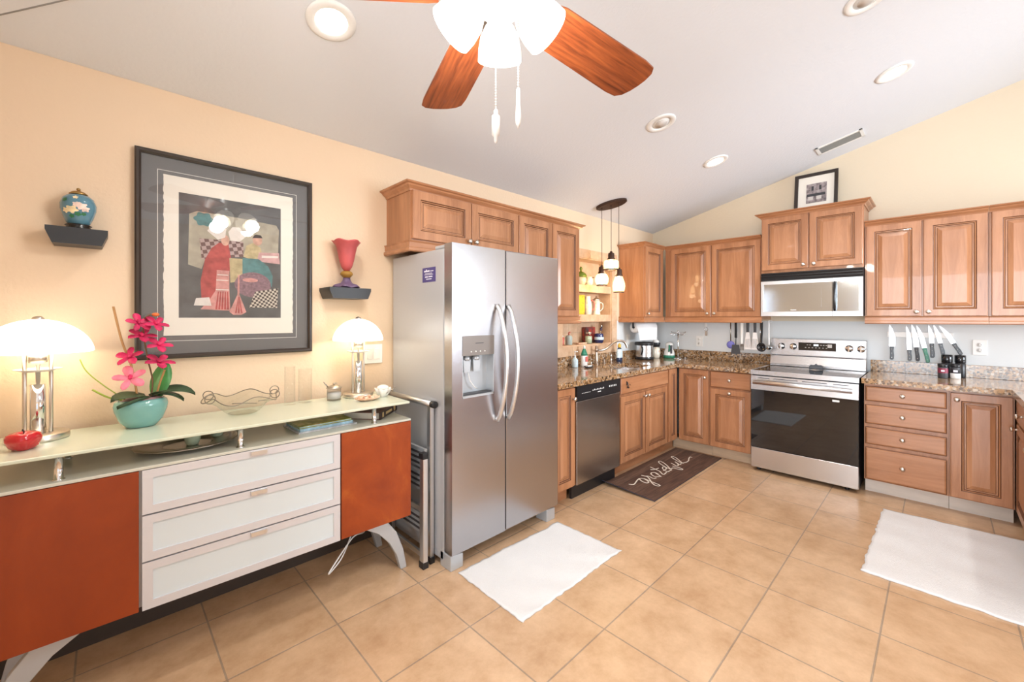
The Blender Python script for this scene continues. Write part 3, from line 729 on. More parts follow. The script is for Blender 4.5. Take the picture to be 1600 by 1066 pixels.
b = MB(); b.box(.548, MW_-.002, -.010, .02, .296, .326, 0); b.box(.548, MW_-.002, -.010, .02, 0, .04, 0); b.box(.725, MW_-.002, -.010, .02, .04, .296, 0); b.box(.548, .725, -.006, .02, .04, .296, 1)
b.build('control_panel', ['alu', 'mwglass'], mw)

# ------------------------------------------------------------------ sideboard
SB = (-.234, 2.054); SR = -.0239
sb = thing('sideboard', 'long sideboard with cherry doors, white drawers and glass top', 'sideboard', (*SB, 0), SR)
def sbw(u, v, z=0): return (SB[0]+u*cos(SR)-v*sin(SR), SB[1]+u*sin(SR)+v*cos(SR), z)
b = MB(); b.box(-.05, 1.425, .022, .395, .303, .814); b.build('carcass', 'silverpaint', sb)
MB().box(-.058, 1.432, .0, .40, .815, .826).build('glass_deck', 'deckglass', sb, bevel=.002)
MB().box(-.080, 1.424, -.004, .415, .910, .922).build('glass_top', 'paleglass', sb, bevel=.003)
MB().box(-.056, .322, 0, .02, .297, .813).build('door', 'cherry', sb, bevel=.0015)
MB().box(1.057, 1.432, 0, .02, .297, .813).build('door', 'cherrymottled', sb, bevel=.0015)
for z0, z1 in ((.297, .470), (.476, .644), (.650, .813)):
    b = MB(); w = .030; x0, x1 = .331, 1.049
    for a0, a1, c0, c1 in ((x0, x1, z0, z0+w), (x0, x1, z1-w, z1), (x0, x0+w, z0+w, z1-w), (x1-w, x1, z0+w, z1-w)): b.box(a0, a1, -.002, .02, c0, c1, 0)
    b.box(x0+w, x1-w, .004, .02, z0+w, z1-w, 1)
    d = b.build('drawer', ['drawerframe', 'frost'], sb)
    MB().box(.675, .735, -.012, -.002, z1-.020, z1-.004).build('pull_tab', 'alu', d)
for u in (.12, .645, 1.238):
    for v in (.035, .34):
        MB().lathe([(.016, .826), (.016, .829), (.0115, .830), (.0115, .906), (.016, .907), (.016, .910)], (u, v, 0), 18).build('glass_post', 'chrome', sb)
legp = [(1.30, .302), (1.365, .215), (1.405, .11), (1.425, .012), (1.425, 0), (1.390, 0), (1.388, .012), (1.365, .09), (1.325, .165), (1.265, .235), (1.19, .285), (1.16, .302)]
for m in (0, 1):
    P = [((1.370-u) if m else u, z) for u, z in legp]
    for v in (.035, .33): MB().prism(P, v, v+.032, 'y').build('leg', 'silverpaint', sb, bevel=.003)

# table lamps
def lamp(label, x, y, r):
    t = thing('table_lamp', label, 'lamp', (x, y, .9225))
    MB().lathe([(.082, 0), (.083, .004), (.083, .020), (.080, .023), (.0, .024)], (0, 0, 0), 40).build('base', 'nickel', t)
    b = MB()
    for s in (-1, 1): b.cyl((s*.033, 0, .023), .0058, .30, 12)
    b.build('rod', 'nickel', t)
    b = MB().lathe([(.021, .024), (.021, .205), (.007, .207), (.007, .285)], (0, 0, 0), 20); b.build('column', 'chrome', t)
    MB().lathe([(.001, .252), (.035, .253), (.062, .262), (.0635, .264), (.035, .258), (.001, .257)], (0, 0, 0), 32).build('disc', 'white', t)
    MB().lathe([(.008, .280), (.024, .286), (.027, .30), (.027, .33), (.022, .332)], (0, 0, 0), 20).build('socket', 'nickel', t)
    MB().sphere((0, 0, .358), .022).build('bulb', 'bulb', t)
    n = 12; H_ = .122
    pr = [(r*sin(pi/2*(1-i/n)), .327 + H_*sin(pi/2*i/n)**1.15) for i in range(n)] + [(.012, .327+H_)]
    pr2 = pr + [(q-.003 if q > .015 else .010, z-.003) for q, z in pr[::-1]]
    MB().lathe(pr2, (0, 0, 0), 48, cap=False).build('lamp_shade', 'shade', t)
    MB().sphere((0, 0, .327+H_), .017, sz=.7).build('finial', 'nickel', t)
    point('lamp_bulb_light', (x, y, .9225+.335), 3.5, .03, (1, .80, .55))
    return t
lamp('glowing dome table lamp behind the red apple at the left edge', -.180, 2.350, .150)
lamp('glowing dome table lamp next to the light switch', 1.050, 2.352, .138)

# red ceramic apple
a = thing('ceramic_apple', 'glossy red ceramic apple in front of the left lamp', 'ornament', (-.202, 2.203, .9225)); a.scale = (.70, .70, 1.02)
MB().lathe([(.028, 0), (.036, .001), (.050, .012), (.060, .030), (.061, .042), (.055, .052), (.040, .058), (.025, .055), (.010, .049), (.0, .048)], (0, 0, 0), 32, wob=lambda i, t: (.0025*cos(4*t)*(i < 7), 0)).build('body', 'red', a)
MB().tube([(0, 0, .048), (.002, 0, .060), (-.004, 0, .068)], .003, 6).build('stem', 'black', a)

# teal planter with orchid
t = thing('orchid_planter', 'teal oval bowl with magenta orchid and dark leaves', 'planter', (.108, 2.335, .9225))
pr = [(.055, 0), (.062, .002), (.088, .030), (.106, .070), (.110, .092), (.105, .108), (.094, .116), (.088, .112), (.086, .100), (.0, .098)]
MB().lathe(pr, (0, 0, 0), 40, sx=.80, sy=.66).build('bowl', 'teal', t)
MB().lathe([(.0, .098), (.085, .099), (.088, .110), (.078, .119), (.04, .122), (.0, .121)], (0, 0, 0), 30, sx=.78, sy=.64, cap=False).build('gravel', 'mauve', t)
def leaf(b, p0, d, L, w, droop, up0, mi=0, n=8, roll=0):
    d = Vector((d[0], d[1], 0)).normalized(); sd = Vector((-d.y, d.x, 0)); vs = []
    for i in range(n+1):
        s = i/n; p = Vector(p0)+d*(L*s)+Vector((0, 0, up0*s-droop*s*s)); wd = w*sin(pi*min(1, .12+s*.88))**.6*(1 if s < 1 else .1)
        up = Vector((0, 0, 1))*cos(roll)+sd*sin(roll); side = sd*cos(roll)-Vector((0, 0, 1))*sin(roll)
        vs += [p-side*wd/2+up*.008, p-up*.004, p+side*wd/2+up*.008]; 
    m = len(vs); vs += [v-Vector((0, 0, .0018)) for v in vs]; fs = []
    for i in range(n):
        for k in range(2):
            q = i*3+k; fs.append((q, q+1, q+4, q+3)); fs.append((m+q, m+q+3, m+q+4, m+q+1))
        fs.append((i*3, i*3+3, m+i*3+3, m+i*3)); fs.append((i*3+2, m+i*3+2, m+i*3+5, i*3+5))
    fs += [(0, 1, m+1, m), (1, 2, m+2, m+1), (n*3, m+n*3, m+n*3+1, n*3+1), (n*3+1, m+n*3+1, m+n*3+2, n*3+2)]
    b.add(vs, fs, mi, True)
for p0, d, L, w, dr, up, rl, ml in (((.02, 0, .12), (-.9, -.5), .130, .085, .05, .055, .2, 'leaf'), ((.02, -.03, .115), (-.9, -.6), .115, .062, .02, .005, -.3, 'leaf'),
                             ((.03, 0, .12), (.9, -.35), .155, .078, .10, .10, -.25, 'leaf'), ((.03, .01, .12), (.8, -.6), .13, .05, .08, .06, .2, 'leaf'),
                             ((.05, .0, .115), (.30, .45), .060, .080, .01, .150, .0, 'leaf2')):
    b = MB(); leaf(b, p0, d, L, w, dr, up, roll=rl); b.build('leaf', ml, t)
MB().tube(smooth_path([(.03, 0, .11), (.035, -.005, .19), (.02, 0, .28), (.01, 0, .36), (.005, 0, .44), (.03, 0, .47)]), .003, 7).build('stem', 'stem', t)
MB().tube(smooth_path([(-.01, .01, .11), (-.03, .01, .25), (-.06, .012, .36), (-.085, .015, .50)]), .0042, 7).build('stick', 'stick', t)
MB().tube(smooth_path([(.045, 0, .11), (.06, -.01, .18), (.075, -.01, .23)]), .0038, 7).build('stick', 'stick', t)
for pth, r, m in (([(-.05, -.01, .12), (-.11, 0, .18), (-.16, .02, .24), (-.18, .03, .29)], .0022, 'grass'), ([(-.05, -.01, .115), (-.10, -.01, .135), (-.145, 0, .17)], .0035, 'grass')):
    MB().tube(smooth_path(pth), r, 6).build('grass_blade', m, t)
def flower(c, ax, sz, m):
    """five petals and a lip around c, facing ax"""
    ax = Vector(ax).normalized(); u = ax.orthogonal().normalized(); v = ax.cross(u); b = MB()
    for k in range(5):
        a = 2*pi*k/5+.3; d = u*cos(a)+v*sin(a); s = ax.cross(d); vs = []; wd = .62 if k % 2 else .48
        for i, (q, w) in enumerate(((.0, .15), (.3, .8), (.65, 1), (.9, .7), (1.0, .12))):
            p = Vector(c)+d*(q*sz)+ax*(.18*sz*sin(q*2.2)); vs += [p-s*(w*wd*sz*.5)+ax*.004, p, p+s*(w*wd*sz*.5)+ax*.004]
        n = len(vs); vs += [p-ax*.0015 for p in vs]; fs = []
        for i in range(4):
            for k2 in range(2): q = i*3+k2; fs.append((q, q+1, q+4, q+3)); fs.append((n+q, n+q+3, n+q+4, n+q+1))
            fs.append((i*3, i*3+3, n+i*3+3, n+i*3)); fs.append((i*3+2, n+i*3+2, n+i*3+5, i*3+5))
        b.add(vs, fs, 0, True)
    b.sphere(Vector(c)+ax*.008, .006, mi=1); b.lathe([(.001, 0), (.006, .004), (.008, .012), (.003, .018)], Vector(c), 8, 1)
    return b.build('flower', [m, 'petal'], t)
for c, ax, sz, m in (((-.010, -.010, .430), (.3, -.8, .55), .045, 'petal'), ((.045, -.012, .425), (.3, -.7, .75), .045, 'petal'), ((.0, -.012, .375), (.1, -.6, .9), .050, 'petal'),
                  ((.055, -.012, .335), (.2, -.7, .8), .048, 'petal'), ((-.035, -.012, .290), (-.4, -.7, .7), .048, 'petal'), ((.055, -.02, .262), (.2, -.5, .9), .055, 'petal'), ((-.035, -.03, .205), (-.1, -.9, .5), .055, 'petal2')):
    flower(c, ax, sz, m)
MB().sphere((.045, -.005, .468), .010, sx=1.3, sz=.8).build('bud', 'bud', t)

# glass bowl with flared rim trimmed in silver
t = thing('glass_bowl', 'clear glass bowl with wavy silver edged rim', 'bowl', (.470, 2.320, .9225))
def wv(i, a): f = [0, 0, 0, .2, .6, 1, 1][min(i, 6)]; return (.012*f*sin(5*a), .014*f*cos(5*a+.6))
MB().lathe([(.056, 0), (.062, .004), (.085, .025), (.105, .050), (.128, .068), (.150, .078)], (0, 0, 0), 60, wob=wv, cap=False).build('bowl', 'glass', t)
MB().lathe([(.001, .001), (.055, .001), (.058, .004), (.052, .005), (.001, .004)], (0, 0, 0), 40, cap=False).build('foot', 'glass', t)
rim = []
for k in range(80):
    a = 2*pi*k/80; rim.append(((.150+.012*sin(5*a))*cos(a), (.150+.012*sin(5*a))*sin(a), .078+.014*cos(5*a+.6)))
b = MB().tube(rim, .0022, 6, closed=True)
for a in (2.6, 3.5, .2, 5.6):
    c = Vector((.145*cos(a), .145*sin(a), .090)); d = Vector((cos(a), sin(a), 0)); pts = []
    for k in range(17): g = 2*pi*k/16; pts.append(c+d*(.022*cos(g))+Vector((0, 0, .020*sin(g))))
    b.tube(pts, .0022, 6)
for a0 in (4.2, 5.0):
    b.tube(smooth_path([(.13*cos(a0), .13*sin(a0), .07), (.09*cos(a0+.5), .09*sin(a0+.5), .06), (.10*cos(a0+.9), .10*sin(a0+.9), .055)]), .002, 6)
b.build('silver_rim', 'silverrim', t)

# two straight clear glass vases
def vase(label, x, y, r, h):
    t = thing('glass_vase', label, 'vase', (x, y, .9225))
    MB().lathe([(.001, .001), (r, .001), (r, h), (r-.002, h), (r-.002, .012), (.001, .012)], (0, 0, 0), 32, cap=False).build('body', 'glassfaint', t)
vase('tall clear cylinder vase under the picture corner, left of the pair', .690, 2.370, .026, .20)
vase('shorter clear cylinder vase, right of the pair under the picture', .770, 2.385, .034, .18)
# sugar jar
t = thing('sugar_jar', 'cut crystal jar with silver lid and spoon handle', 'jar', (.905, 2.335, .9225))
b = MB().lathe([(.032, 0), (.036, .003), (.037, .06), (.034, .066)], (0, 0, 0), 16, smooth=False, cap=False, wob=lambda i, a: (.002*cos(8*a), 0)); b.lathe([(.001, .003), (.032, .003)], (0, 0, 0), 16, cap=False)
b.build('body', 'crystal', t)
MB().lathe([(.034, .010), (.0345, .042), (.001, .045)], (0, 0, 0), 20).build('sugar', 'salt', t)
b = MB().lathe([(.040, .066), (.041, .069), (.030, .077), (.012, .084), (.0, .085)], (0, 0, 0), 24); b.sphere((0, 0, .090), .007); b.tube(arc((.010, 0, .088), .006, 0, 360, 10), .0018, 6)
b.build('lid', 'silver', t)
MB().tube([(-.030, 0, .070), (-.055, .005, .105)], .0032, 7).build('spoon_handle', 'silverflat', t)
# shell dish with a white flower cup and spoon
t = thing('shell_dish', 'peach shell shaped dish in front of the right lamp', 'dish', (1.035, 2.200, .9225))
MB().lathe([(.001, .001), (.040, .001), (.055, .007), (.068, .014), (.066, .017), (.050, .010), (.001, .006)], (0, 0, 0), 36, sx=1.05, sy=.65, cap=False, wob=lambda i, a: (.004*cos(9*a)*(1 < i < 5), 0)).build('plate', 'pinkshell', t)
b = MB()
for k in range(8): b.sphere((.045*cos(k*.8+.3), .026*sin(k*.8+.3), .016), .010, sx=1.3)
b.build('shells', 'pinkshell', t)
t = thing('china_cup', 'white petalled china cup beside the right lamp base', 'cup', (1.152, 2.252, .9225))
MB().lathe([(.022, 0), (.026, .004), (.038, .025), (.046, .045), (.044, .046), (.034, .024), (.001, .008)], (0, 0, 0), 40, cap=False, wob=lambda i, a: (.004*cos(8*a)*(1 < i < 5), .003*cos(8*a)*(2 < i < 5))).build('cup', 'china', t)
MB().sphere((0, 0, .050), .034, sz=.5).build('flower', 'china', t)
MB().tube([(.0, -.040, .022), (.05, -.052, .052)], .0022, 6).build('teaspoon', 'silver', t)
# silver tray with two celadon cups, under the glass top
t = thing('serving_tray', 'oval tarnished silver tray under the glass top', 'tray', (*sbw(.485, .215)[:2], .8265), SR)
MB().lathe([(.001, .003), (.085, .003), (.092, .008), (.150, .015), (.178, .018), (.182, .021), (.176, .023), (.150, .020), (.095, .012), (.086, .006), (.001, .006)], (0, 0, 0), 60, sx=1, sy=.88, cap=False, wob=lambda i, a: (.003*cos(20*a)*(3 < i < 8), 0)).build('rim', ['silver'], t)
MB().lathe([(.001, .0065), (.086, .0065)], (0, 0, 0), 48, sy=.88, cap=False).build('plate', 'silverflat', t)
for dx, dy, lb in ((.012, -.02, 'pale green cup, left of the two on the silver tray'), (.105, .035, 'pale green cup, right of the two on the silver tray')):
    p = Vector((dx, dy, 0)); p.rotate(Matrix.Rotation(SR, 3, 'Z')); q = Vector(t.location)+p
    o = MB().lathe([(.018, 0), (.022, .003), (.030, .030), (.031, .045), (.028, .045), (.026, .02), (.001, .008)], (0, 0, 0), 24, cap=False).build('tea_cup', 'celadon', None, (q.x, q.y, .8265+.0072)); tag(o, lb, 'cup', 'pale green cups on the tray')
    if dx > .05: o.location.z += .008
# books on the deck
def slab_book(label, loc, rz, w, d, h, cover, name='book', pages='page'):
    t = thing(name, label, 'book', loc, rz)
    MB().box(0, w, 0, d, 0, .0025).box(0, w, 0, d, h-.0025, h).build('cover', cover, t)
    MB().box(.003, w-.003, .003, d-.003, .0025, h-.0025).build('page_block', pages, t)
    return t
t = slab_book('large thin white magazine, bottom of the left stack', (*sbw(.885, .075)[:2], .8265), .03, .285, .215, .006, 'greycover', 'magazine', 'greycover')
t = slab_book('pale blue paperback in the middle of the left stack', (*sbw(.893, .085)[:2], .8327), .03, .262, .20, .013, 'bluecover', 'book', 'bluecover')
t = slab_book('thin green and yellow booklet on top of the left stack', (*sbw(.893, .092)[:2], .846), .03, .258, .195, .010, 'greencover', 'book', 'bluecover')
t = thing('book', 'thick maroon book lying askew under the glass top', 'book', (1.058, 2.107, .8265), radians(41))
MB().box(0, .25, 0, .205, 0, .003).box(0, .25, 0, .205, .035, .038).build('cover', 'maroon', t)
MB().box(.004, .246, .004, .201, .003, .035).build('page_block', 'page', t)
b = MB().box(-.001, .251, -.004, .0, 0, .038, 0); b.box(.03, .05, -.0046, -.004, .006, .032, 1); b.box(.08, .17, -.0046, -.004, .012, .026, 1); b.box(.20, .225, -.0046, -.004, .006, .032, 1)
b.build('spine', ['spine', 'gold'], t)
# white cord below
o = MB().tube(smooth_path([sbw(1.30, .30, .30), sbw(1.27, .22, .19), sbw(1.16, .12, .225), sbw(1.03, .05, .15), sbw(1.02, .055, .125), sbw(1.10, .10, .16), sbw(1.20, .20, .24), sbw(1.25, .25, .30)]), .0035, 8).build('power_cord', 'hosecord'); tag(o, 'white power cord looping below the sideboard', 'cord')

# folded step stool between sideboard and refrigerator
t = thing('step_stool', 'folded aluminium step ladder between sideboard and refrigerator', 'ladder', (1.290, 1.965, 0))
b = MB()
for y in (.02, .46): b.box(.010, .034, y, y+.035, .02, .885)
b.build('rear_frame', 'alu', t, bevel=.003)
MB().tube([(.022, .0, .892), (.022, .50, .892)], .0165, 14).build('top_bar', 'alu', t)
for y in (-.012, .497): MB().lathe([(.018, 0), (.020, .003), (.020, .034), (.017, .037)], (.022, y, .892), 16, axis='y').build('end_cap', 'black', t)
b = MB()
for y in (.0, .455): b.box(-.048, -.018, y, y+.04, .02, .615, 0)
for z in (.05, .30): b.box(-.040, -.024, .04, .455, z, z+.03)
b.build('front_frame', 'alu', t, bevel=.003)
for y in (-.002, .453): box(-.052, -.014, y, y+.045, .600, .632).build('post_cap', 'black', t, bevel=.003)
for y in (.0, .455):
    MB().box(-.050, -.016, y-.002, y+.042, 0, .035).build('rubber_foot', 'black', t)
    MB().box(.006, .036, y+.015, y+.06, 0, .035).build('rubber_foot', 'black', t)
for z0 in (.16, .40, .53):
    b = MB().box(-.012, .004, .045, .45, z0, z0+.11, 0)
    for k in range(3): b.box(-.0135, -.012, .05, .445, z0+.015+k*.03, z0+.028+k*.03, 1)
    b.build('step', ['silverpaint', 'dark'], t)

# ------------------------------------------------------------------ on the left wall
def wall_shelf(label, x0, x1, z0, z1, d):
    P = [(x0, z1), (x1, z1), (x1, z1-.016), (x1-.018, z0), (x0+.018, z0), (x0, z1-.016)]
    o = MB().prism([(a-x0, c-z0) for a, c in P], -d, -.001, 'y').build('wall_shelf', 'charcoal', None, (x0, YA, z0)); tag(o, label, 'shelf')
wall_shelf('small black wall shelf carrying the blue ginger jar', -.166, .008, 1.668, 1.733, .12)
wall_shelf('small black wall shelf carrying the rose glass vase', .884, 1.122, 1.487, 1.548, .16)
t = thing('ginger_jar', 'blue enamel lidded jar with pink flowers on a wall shelf', 'jar', (-.078, 2.437, 1.7335))
MB().lathe([(.036, 0), (.040, .004), (.034, .010), (.040, .016), (.034, .020)], (0, 0, 0), 30).build('stand', 'blackwood', t)
jp = [(.028, .020), (.034, .024), (.044, .050), (.052, .080), (.053, .100), (.046, .124), (.034, .136), (.026, .140)]
MB().lathe(jp, (0, 0, 0), 36).build('body', 'blue', t)
MB().lathe([(.027, .1405), (.028, .144), (.018, .153), (.006, .157), (.001, .157)], (0, 0, 0), 24).sphere((0, 0, .163), .0065).build('lid', 'brass', t)
def patch(b, a, z, s, n, mi, lob=.25, seed=0):
    rr = random.Random(seed); pts = []
    def surf(aa, zz):
        for (r0, z0), (r1, z1) in zip(jp, jp[1:]):
            if z0 <= zz <= z1: r = r0+(r1-r0)*(zz-z0)/(z1-z0); return Vector(((r+.0012)*cos(aa), (r+.0012)*sin(aa), zz))
        return Vector((.03*cos(aa), .03*sin(aa), zz))
    vs = [surf(a, z)]
    for k in range(n): g = 2*pi*k/n; q = s*(1+lob*cos(5*g+seed)); vs.append(surf(a+q*cos(g)/.05, z+q*.8*sin(g)))
    b.add(vs, [(0, 1+k, 1+(k+1) % n) for k in range(n)], mi, True)
b = MB(); F = -pi/2-.1
patch(b, F-.25, .072, .017, 24, 1, seed=1); patch(b, F-.62, .068, .012, 20, 1, seed=2); patch(b, F+.28, .088, .016, 24, 0, seed=3); patch(b, F+.50, .078, .013, 20, 0, seed=4); patch(b, F-.05, .122, .008, 16, 1, seed=5); patch(b, F+.02, .094, .010, 18, 0, seed=6)
patch(b, F+.1, .056, .010, 12, 2, seed=7); patch(b, F+.45, .058, .008, 12, 2, seed=8); patch(b, F-.7, .110, .009, 12, 2, seed=9); patch(b, F-.3, .047, .009, 10, 2, seed=10)
b.build('flowers', ['rosefl', 'creamfl', 'greenfl'], t, recalc=False)
t = thing('glass_vase', 'rose pink trumpet vase on purple foot on a wall shelf', 'vase', (1.010, 2.420, 1.5485))
MB().lathe([(.070, .004), (.074, .006), (.060, .018), (.034, .030), (.022, .048), (.020, .062), (.001, .062)], (0, 0, 0), 48, wob=lambda i, a: ((.007*cos(6*a), .004*cos(6*a)) if i < 3 else (0, 0))).build('foot', 'purple', t)
MB().lathe([(.001, .062), (.018, .062), (.034, .078), (.036, .086), (.030, .096), (.018, .102), (.001, .102)], (0, 0, 0), 30).build('knop', 'ambervase', t)
MB().lathe([(.001, .102), (.016, .103), (.030, .125), (.040, .160), (.050, .210), (.058, .245), (.074, .268), (.080, .274), (.076, .276), (.055, .246), (.046, .210), (.035, .160), (.020, .12), (.001, .115)], (0, 0, 0), 48, cap=False, wob=lambda i, a: ((.005*cos(5*a), .004*cos(5*a)) if 5 < i < 9 else (0, 0))).build('trumpet', 'rosevase', t)
# framed print
pf = thing('framed_print', 'large dark framed print with cream paper on the peach wall', 'picture', (.092, YA-.002, 1.188))
PW, PH = .744, .949
b = MB(); w = .022
P = [(-.001, 0), (-.026, 0), (-.030, .006), (-.030, .014), (-.022, w), (-.001, w)]
def frame_mb(W_, H_, prof):
    b = MB(); n = len(prof)
    for cx, cz_, sx, sz in ((0, 0, 1, 1), (W_, 0, -1, 1), (W_, H_, -1, -1), (0, H_, 1, -1)):
        for y, i in prof: b.v.append((cx+sx*i, y, cz_+sz*i))
    for k in range(4):
        for j in range(n):
            j2 = (j+1) % n; k2 = (k+1) % 4; b.f.append([k*n+j, k*n+j2, k2*n+j2, k2*n+j]); b.m.append(0); b.sm.append(False)
    return b
frame_mb(PW, PH, P).build('frame', 'framewood', pf)
MB().box(.012, PW-.012, -.010, -.004, .012, PH-.012).build('mat_board', 'mat', pf)
b = MB(); x0, x1, z0, z1 = .077, .667, .080, .869; l = .0025
for a0, a1, c0, c1 in ((x0, x1, z0, z0+l), (x0, x1, z1-l, z1), (x0, x0+l, z0, z1), (x1-l, x1, z0, z1)): b.box(a0, a1, -.0105, -.010, c0, c1)
b.build('fillet', 'matline', pf)
rr = random.Random(3); pts = []
x0, x1, z0, z1 = .099, .647, .106, .850
for k in range(60): pts.append((x0+rr.uniform(-.002, .002), z1-(z1-z0)*k/60))
pts += [(x0, z0)]
for k in range(60): pts.append((x1+rr.uniform(-.002, .002), z0+(z1-z0)*k/60))
pts += [(x1, z1)]
MB().prism(pts, -.0112, -.0102, 'y').build('paper', 'paper', pf)
# printed scene: simple flat shapes
IX, IZ, IW, IH = .154, .189, .433, .589
art = []
def col(n, c, v=.2, s=40): M[n] = mat(n, c, .8, var=(s, v))
col('print slate', (.115, .120, .125), .25, 12); col('print parchment', (.40, .37, .30), .25, 14); col('print teal', (.095, .22, .23)); col('print crimson', (.42, .085, .085), .25); col('print rose', (.60, .30, .28), .2)
col('print straw', (.50, .42, .25)); col('print plum', (.25, .16, .19), .3, 90); col('print white', (.74, .70, .66), .08); col('print skin', (.62, .38, .30)); col('print dark', (.05, .045, .05)); col('print pink', (.58, .36, .36))
M['print check'] = check_mat('print checker', (.07, .06, .06), (.62, .57, .48), 95)
M['print check2'] = check_mat('print mauve checker', (.15, .09, .09), (.44, .34, .33), 55)
order = ['print slate', 'print parchment', 'print teal', 'print crimson', 'print rose', 'print straw', 'print plum', 'print white', 'print skin', 'print dark', 'print pink', 'print check', 'print check2']
ab = MB(); lay = [0]
def shape(m, pts):
    lay[0] += 1; y = -.0113-.00004*lay[0]
    ab.prism([(IX+u*IW, IZ+(1-v)*IH) for u, v in pts], y-.00004, -.0112, 'y', order.index(m))
def ell(u, v, ru, rv, n=28, lob=0, k=5): return [(u+ru*(1+lob*cos(k*2*pi*i/n))*cos(2*pi*i/n), v+rv*(1+lob*cos(k*2*pi*i/n))*sin(2*pi*i/n)) for i in range(n)]
shape('print slate', [(0, 0), (1, 0), (1, 1), (0, 1)])
shape('print parchment', [(.09, .16), (.16, .13), (.60, .14), (.95, .16), (.98, .20), (.97, .42), (.60, .46), (.24, .50), (.20, .60), (.08, .57)])
shape('print teal', ell(.22, .19, .085, .055, 40, .12, 6))
shape('print check2', [(.18, .35), (.60, .34), (.60, .47), (.20, .52)])
shape('print crimson', [(.36, .37), (.45, .37), (.48, .50), (.46, .62), (.40, .75), (.30, .88), (.20, .86), (.19, .70), (.23, .52), (.29, .42)])
shape('print rose', [(.34, .60), (.46, .60), (.46, .76), (.47, .94), (.19, .93), (.28, .84), (.33, .77)])
for k in range(5): shape('print crimson', [(.35+k*.022, .78), (.36+k*.022, .78), (.345+k*.028, .93), (.325+k*.028, .93)])
shape('print white', [(.345, .635), (.45, .635), (.45, .642), (.345, .642)]); shape('print white', [(.335, .68), (.45, .68), (.45, .687), (.335, .687)]); shape('print white', [(.33, .76), (.455, .76), (.455, .768), (.33, .768)])
shape('print skin', ell(.42, .345, .04, .045))
shape('print white', [(.25, .28), (.30, .22), (.38, .21), (.43, .25), (.42, .32), (.35, .345)]); shape('print white', [(.45, .27), (.49, .225), (.56, .22), (.63, .29), (.56, .345), (.47, .34)])
shape('print straw', [(.46, .49), (.59, .49), (.59, .68), (.47, .70)])
shape('print straw', [(.60, .47), (.63, .37), (.70, .34), (.78, .38), (.80, .46), (.74, .50)])
shape('print skin', ell(.745, .315, .05, .045)); shape('print dark', [(.69, .30), (.72, .265), (.78, .265), (.80, .29), (.73, .295)])
shape('print pink', [(.76, .42), (.98, .41), (.99, .51), (.74, .50)]); shape('print white', [(.79, .445), (.97, .435), (.97, .455), (.79, .465)])
shape('print teal', [(.59, .48), (.76, .48), (.86, .54), (.91, .62), (.90, .72), (.84, .72), (.70, .62), (.59, .62)])
shape('print plum', ell(.70, .71, .19, .11)); shape('print rose', ell(.67, .67, .08, .018))
shape('print check', [(.72, .77), (.97, .73), (.96, .91), (.66, .91)])
shape('print rose', [(.545, .63), (.56, .63), (.56, .80), (.63, .95), (.58, .975), (.50, .975), (.46, .95), (.54, .80)]); 
for k in range(3): shape('print crimson', [(.549+k*.004, .82), (.553+k*.004, .82), (.53+k*.03, .96), (.515+k*.03, .96)])
shape('print white', [(.15, .84), (.27, .83), (.29, .90), (.13, .90)])
ab.build('print', order, pf)
MB().box(.020, PW-.020, -.0168, -.0155, .020, PH-.020).build('glazing', 'picglass', pf)
# light switch
t = thing('light_switch', 'white double rocker switch plate behind the right lamp', 'switch', (1.212, YA-.001, 1.15))
MB().box(-.060, .060, -.006, 0, -.060, .060).build('plate', 'plastic', t, bevel=.002)
for x in (-.024, .024): MB().box(x-.016, x+.016, -.010, -.0055, -.033, .033).build('rocker', 'white', t, bevel=.0015)

# ------------------------------------------------------------------ things around the sink
ZC = ZT1+.0005
def lab(name, label, cat, x, y, z=ZC, rz=0, group=None): return thing(name, label, cat, (x, y, z), rz, group)
# faucet
t = lab('faucet', 'bronze gooseneck kitchen faucet behind the sink', 'faucet', 3.570, 2.430)
MB().lathe([(.030, 0), (.030, .006), (.020, .012), (.018, .05), (.014, .12), (.013, .135), (.019, .140), (.021, .150), (.015, .158), (.014, .180), (.008, .186), (.001, .188)], (0, 0, 0), 24).build('body', 'faucet', t)
MB().tube(smooth_path([(0, 0, .148), (.05, -.02, .140), (.11, -.05, .160), (.17, -.09, .215), (.22, -.13, .236), (.262, -.165, .220), (.280, -.180, .180), (.281, -.181, .160)]), [.0115]*30+[.012]*13, 12).build('spout', 'faucet', t)
t = lab('lever_tap', 'small lever handle standing right of the bronze faucet', 'tap', 3.700, 2.425)
MB().lathe([(.020, 0), (.020, .005), (.013, .010), (.012, .040), (.008, .046)], (0, 0, 0), 18).build('base', 'faucet', t)
MB().tube([(0, 0, .044), (.012, -.02, .075), (.016, -.028, .098)], [.006, .007, .005], 8).build('lever', 'faucet', t)
t = lab('side_sprayer', 'slim pale side sprayer between the lever and the blue soap', 'sprayer', 3.800, 2.405)
MB().lathe([(.017, 0), (.017, .004), (.011, .008), (.011, .055), (.014, .065), (.013, .095), (.006, .10)], (0, 0, 0), 16).build('body', 'faucet', t)
t = lab('soap_pump', 'short chrome soap pump at the left of the faucet', 'soap dispenser', 3.472, 2.425)
MB().lathe([(.014, 0), (.014, .005), (.008, .008), (.008, .05), (.012, .052), (.012, .06), (.001, .062)], (0, 0, 0), 16).tube([(0, 0, .056), (.0, -.03, .055), (0, -.034, .048)], .004, 7).build('pump', 'nickel', t)
t = lab('soap_bottle', 'clear soap bottle with white pump left of the dish soap', 'bottle', 3.205, 2.425)
MB().lathe([(.028, 0), (.030, .004), (.030, .07), (.020, .085), (.010, .09), (.010, .10)], (0, 0, 0), 20).build('bottle', 'label', t)
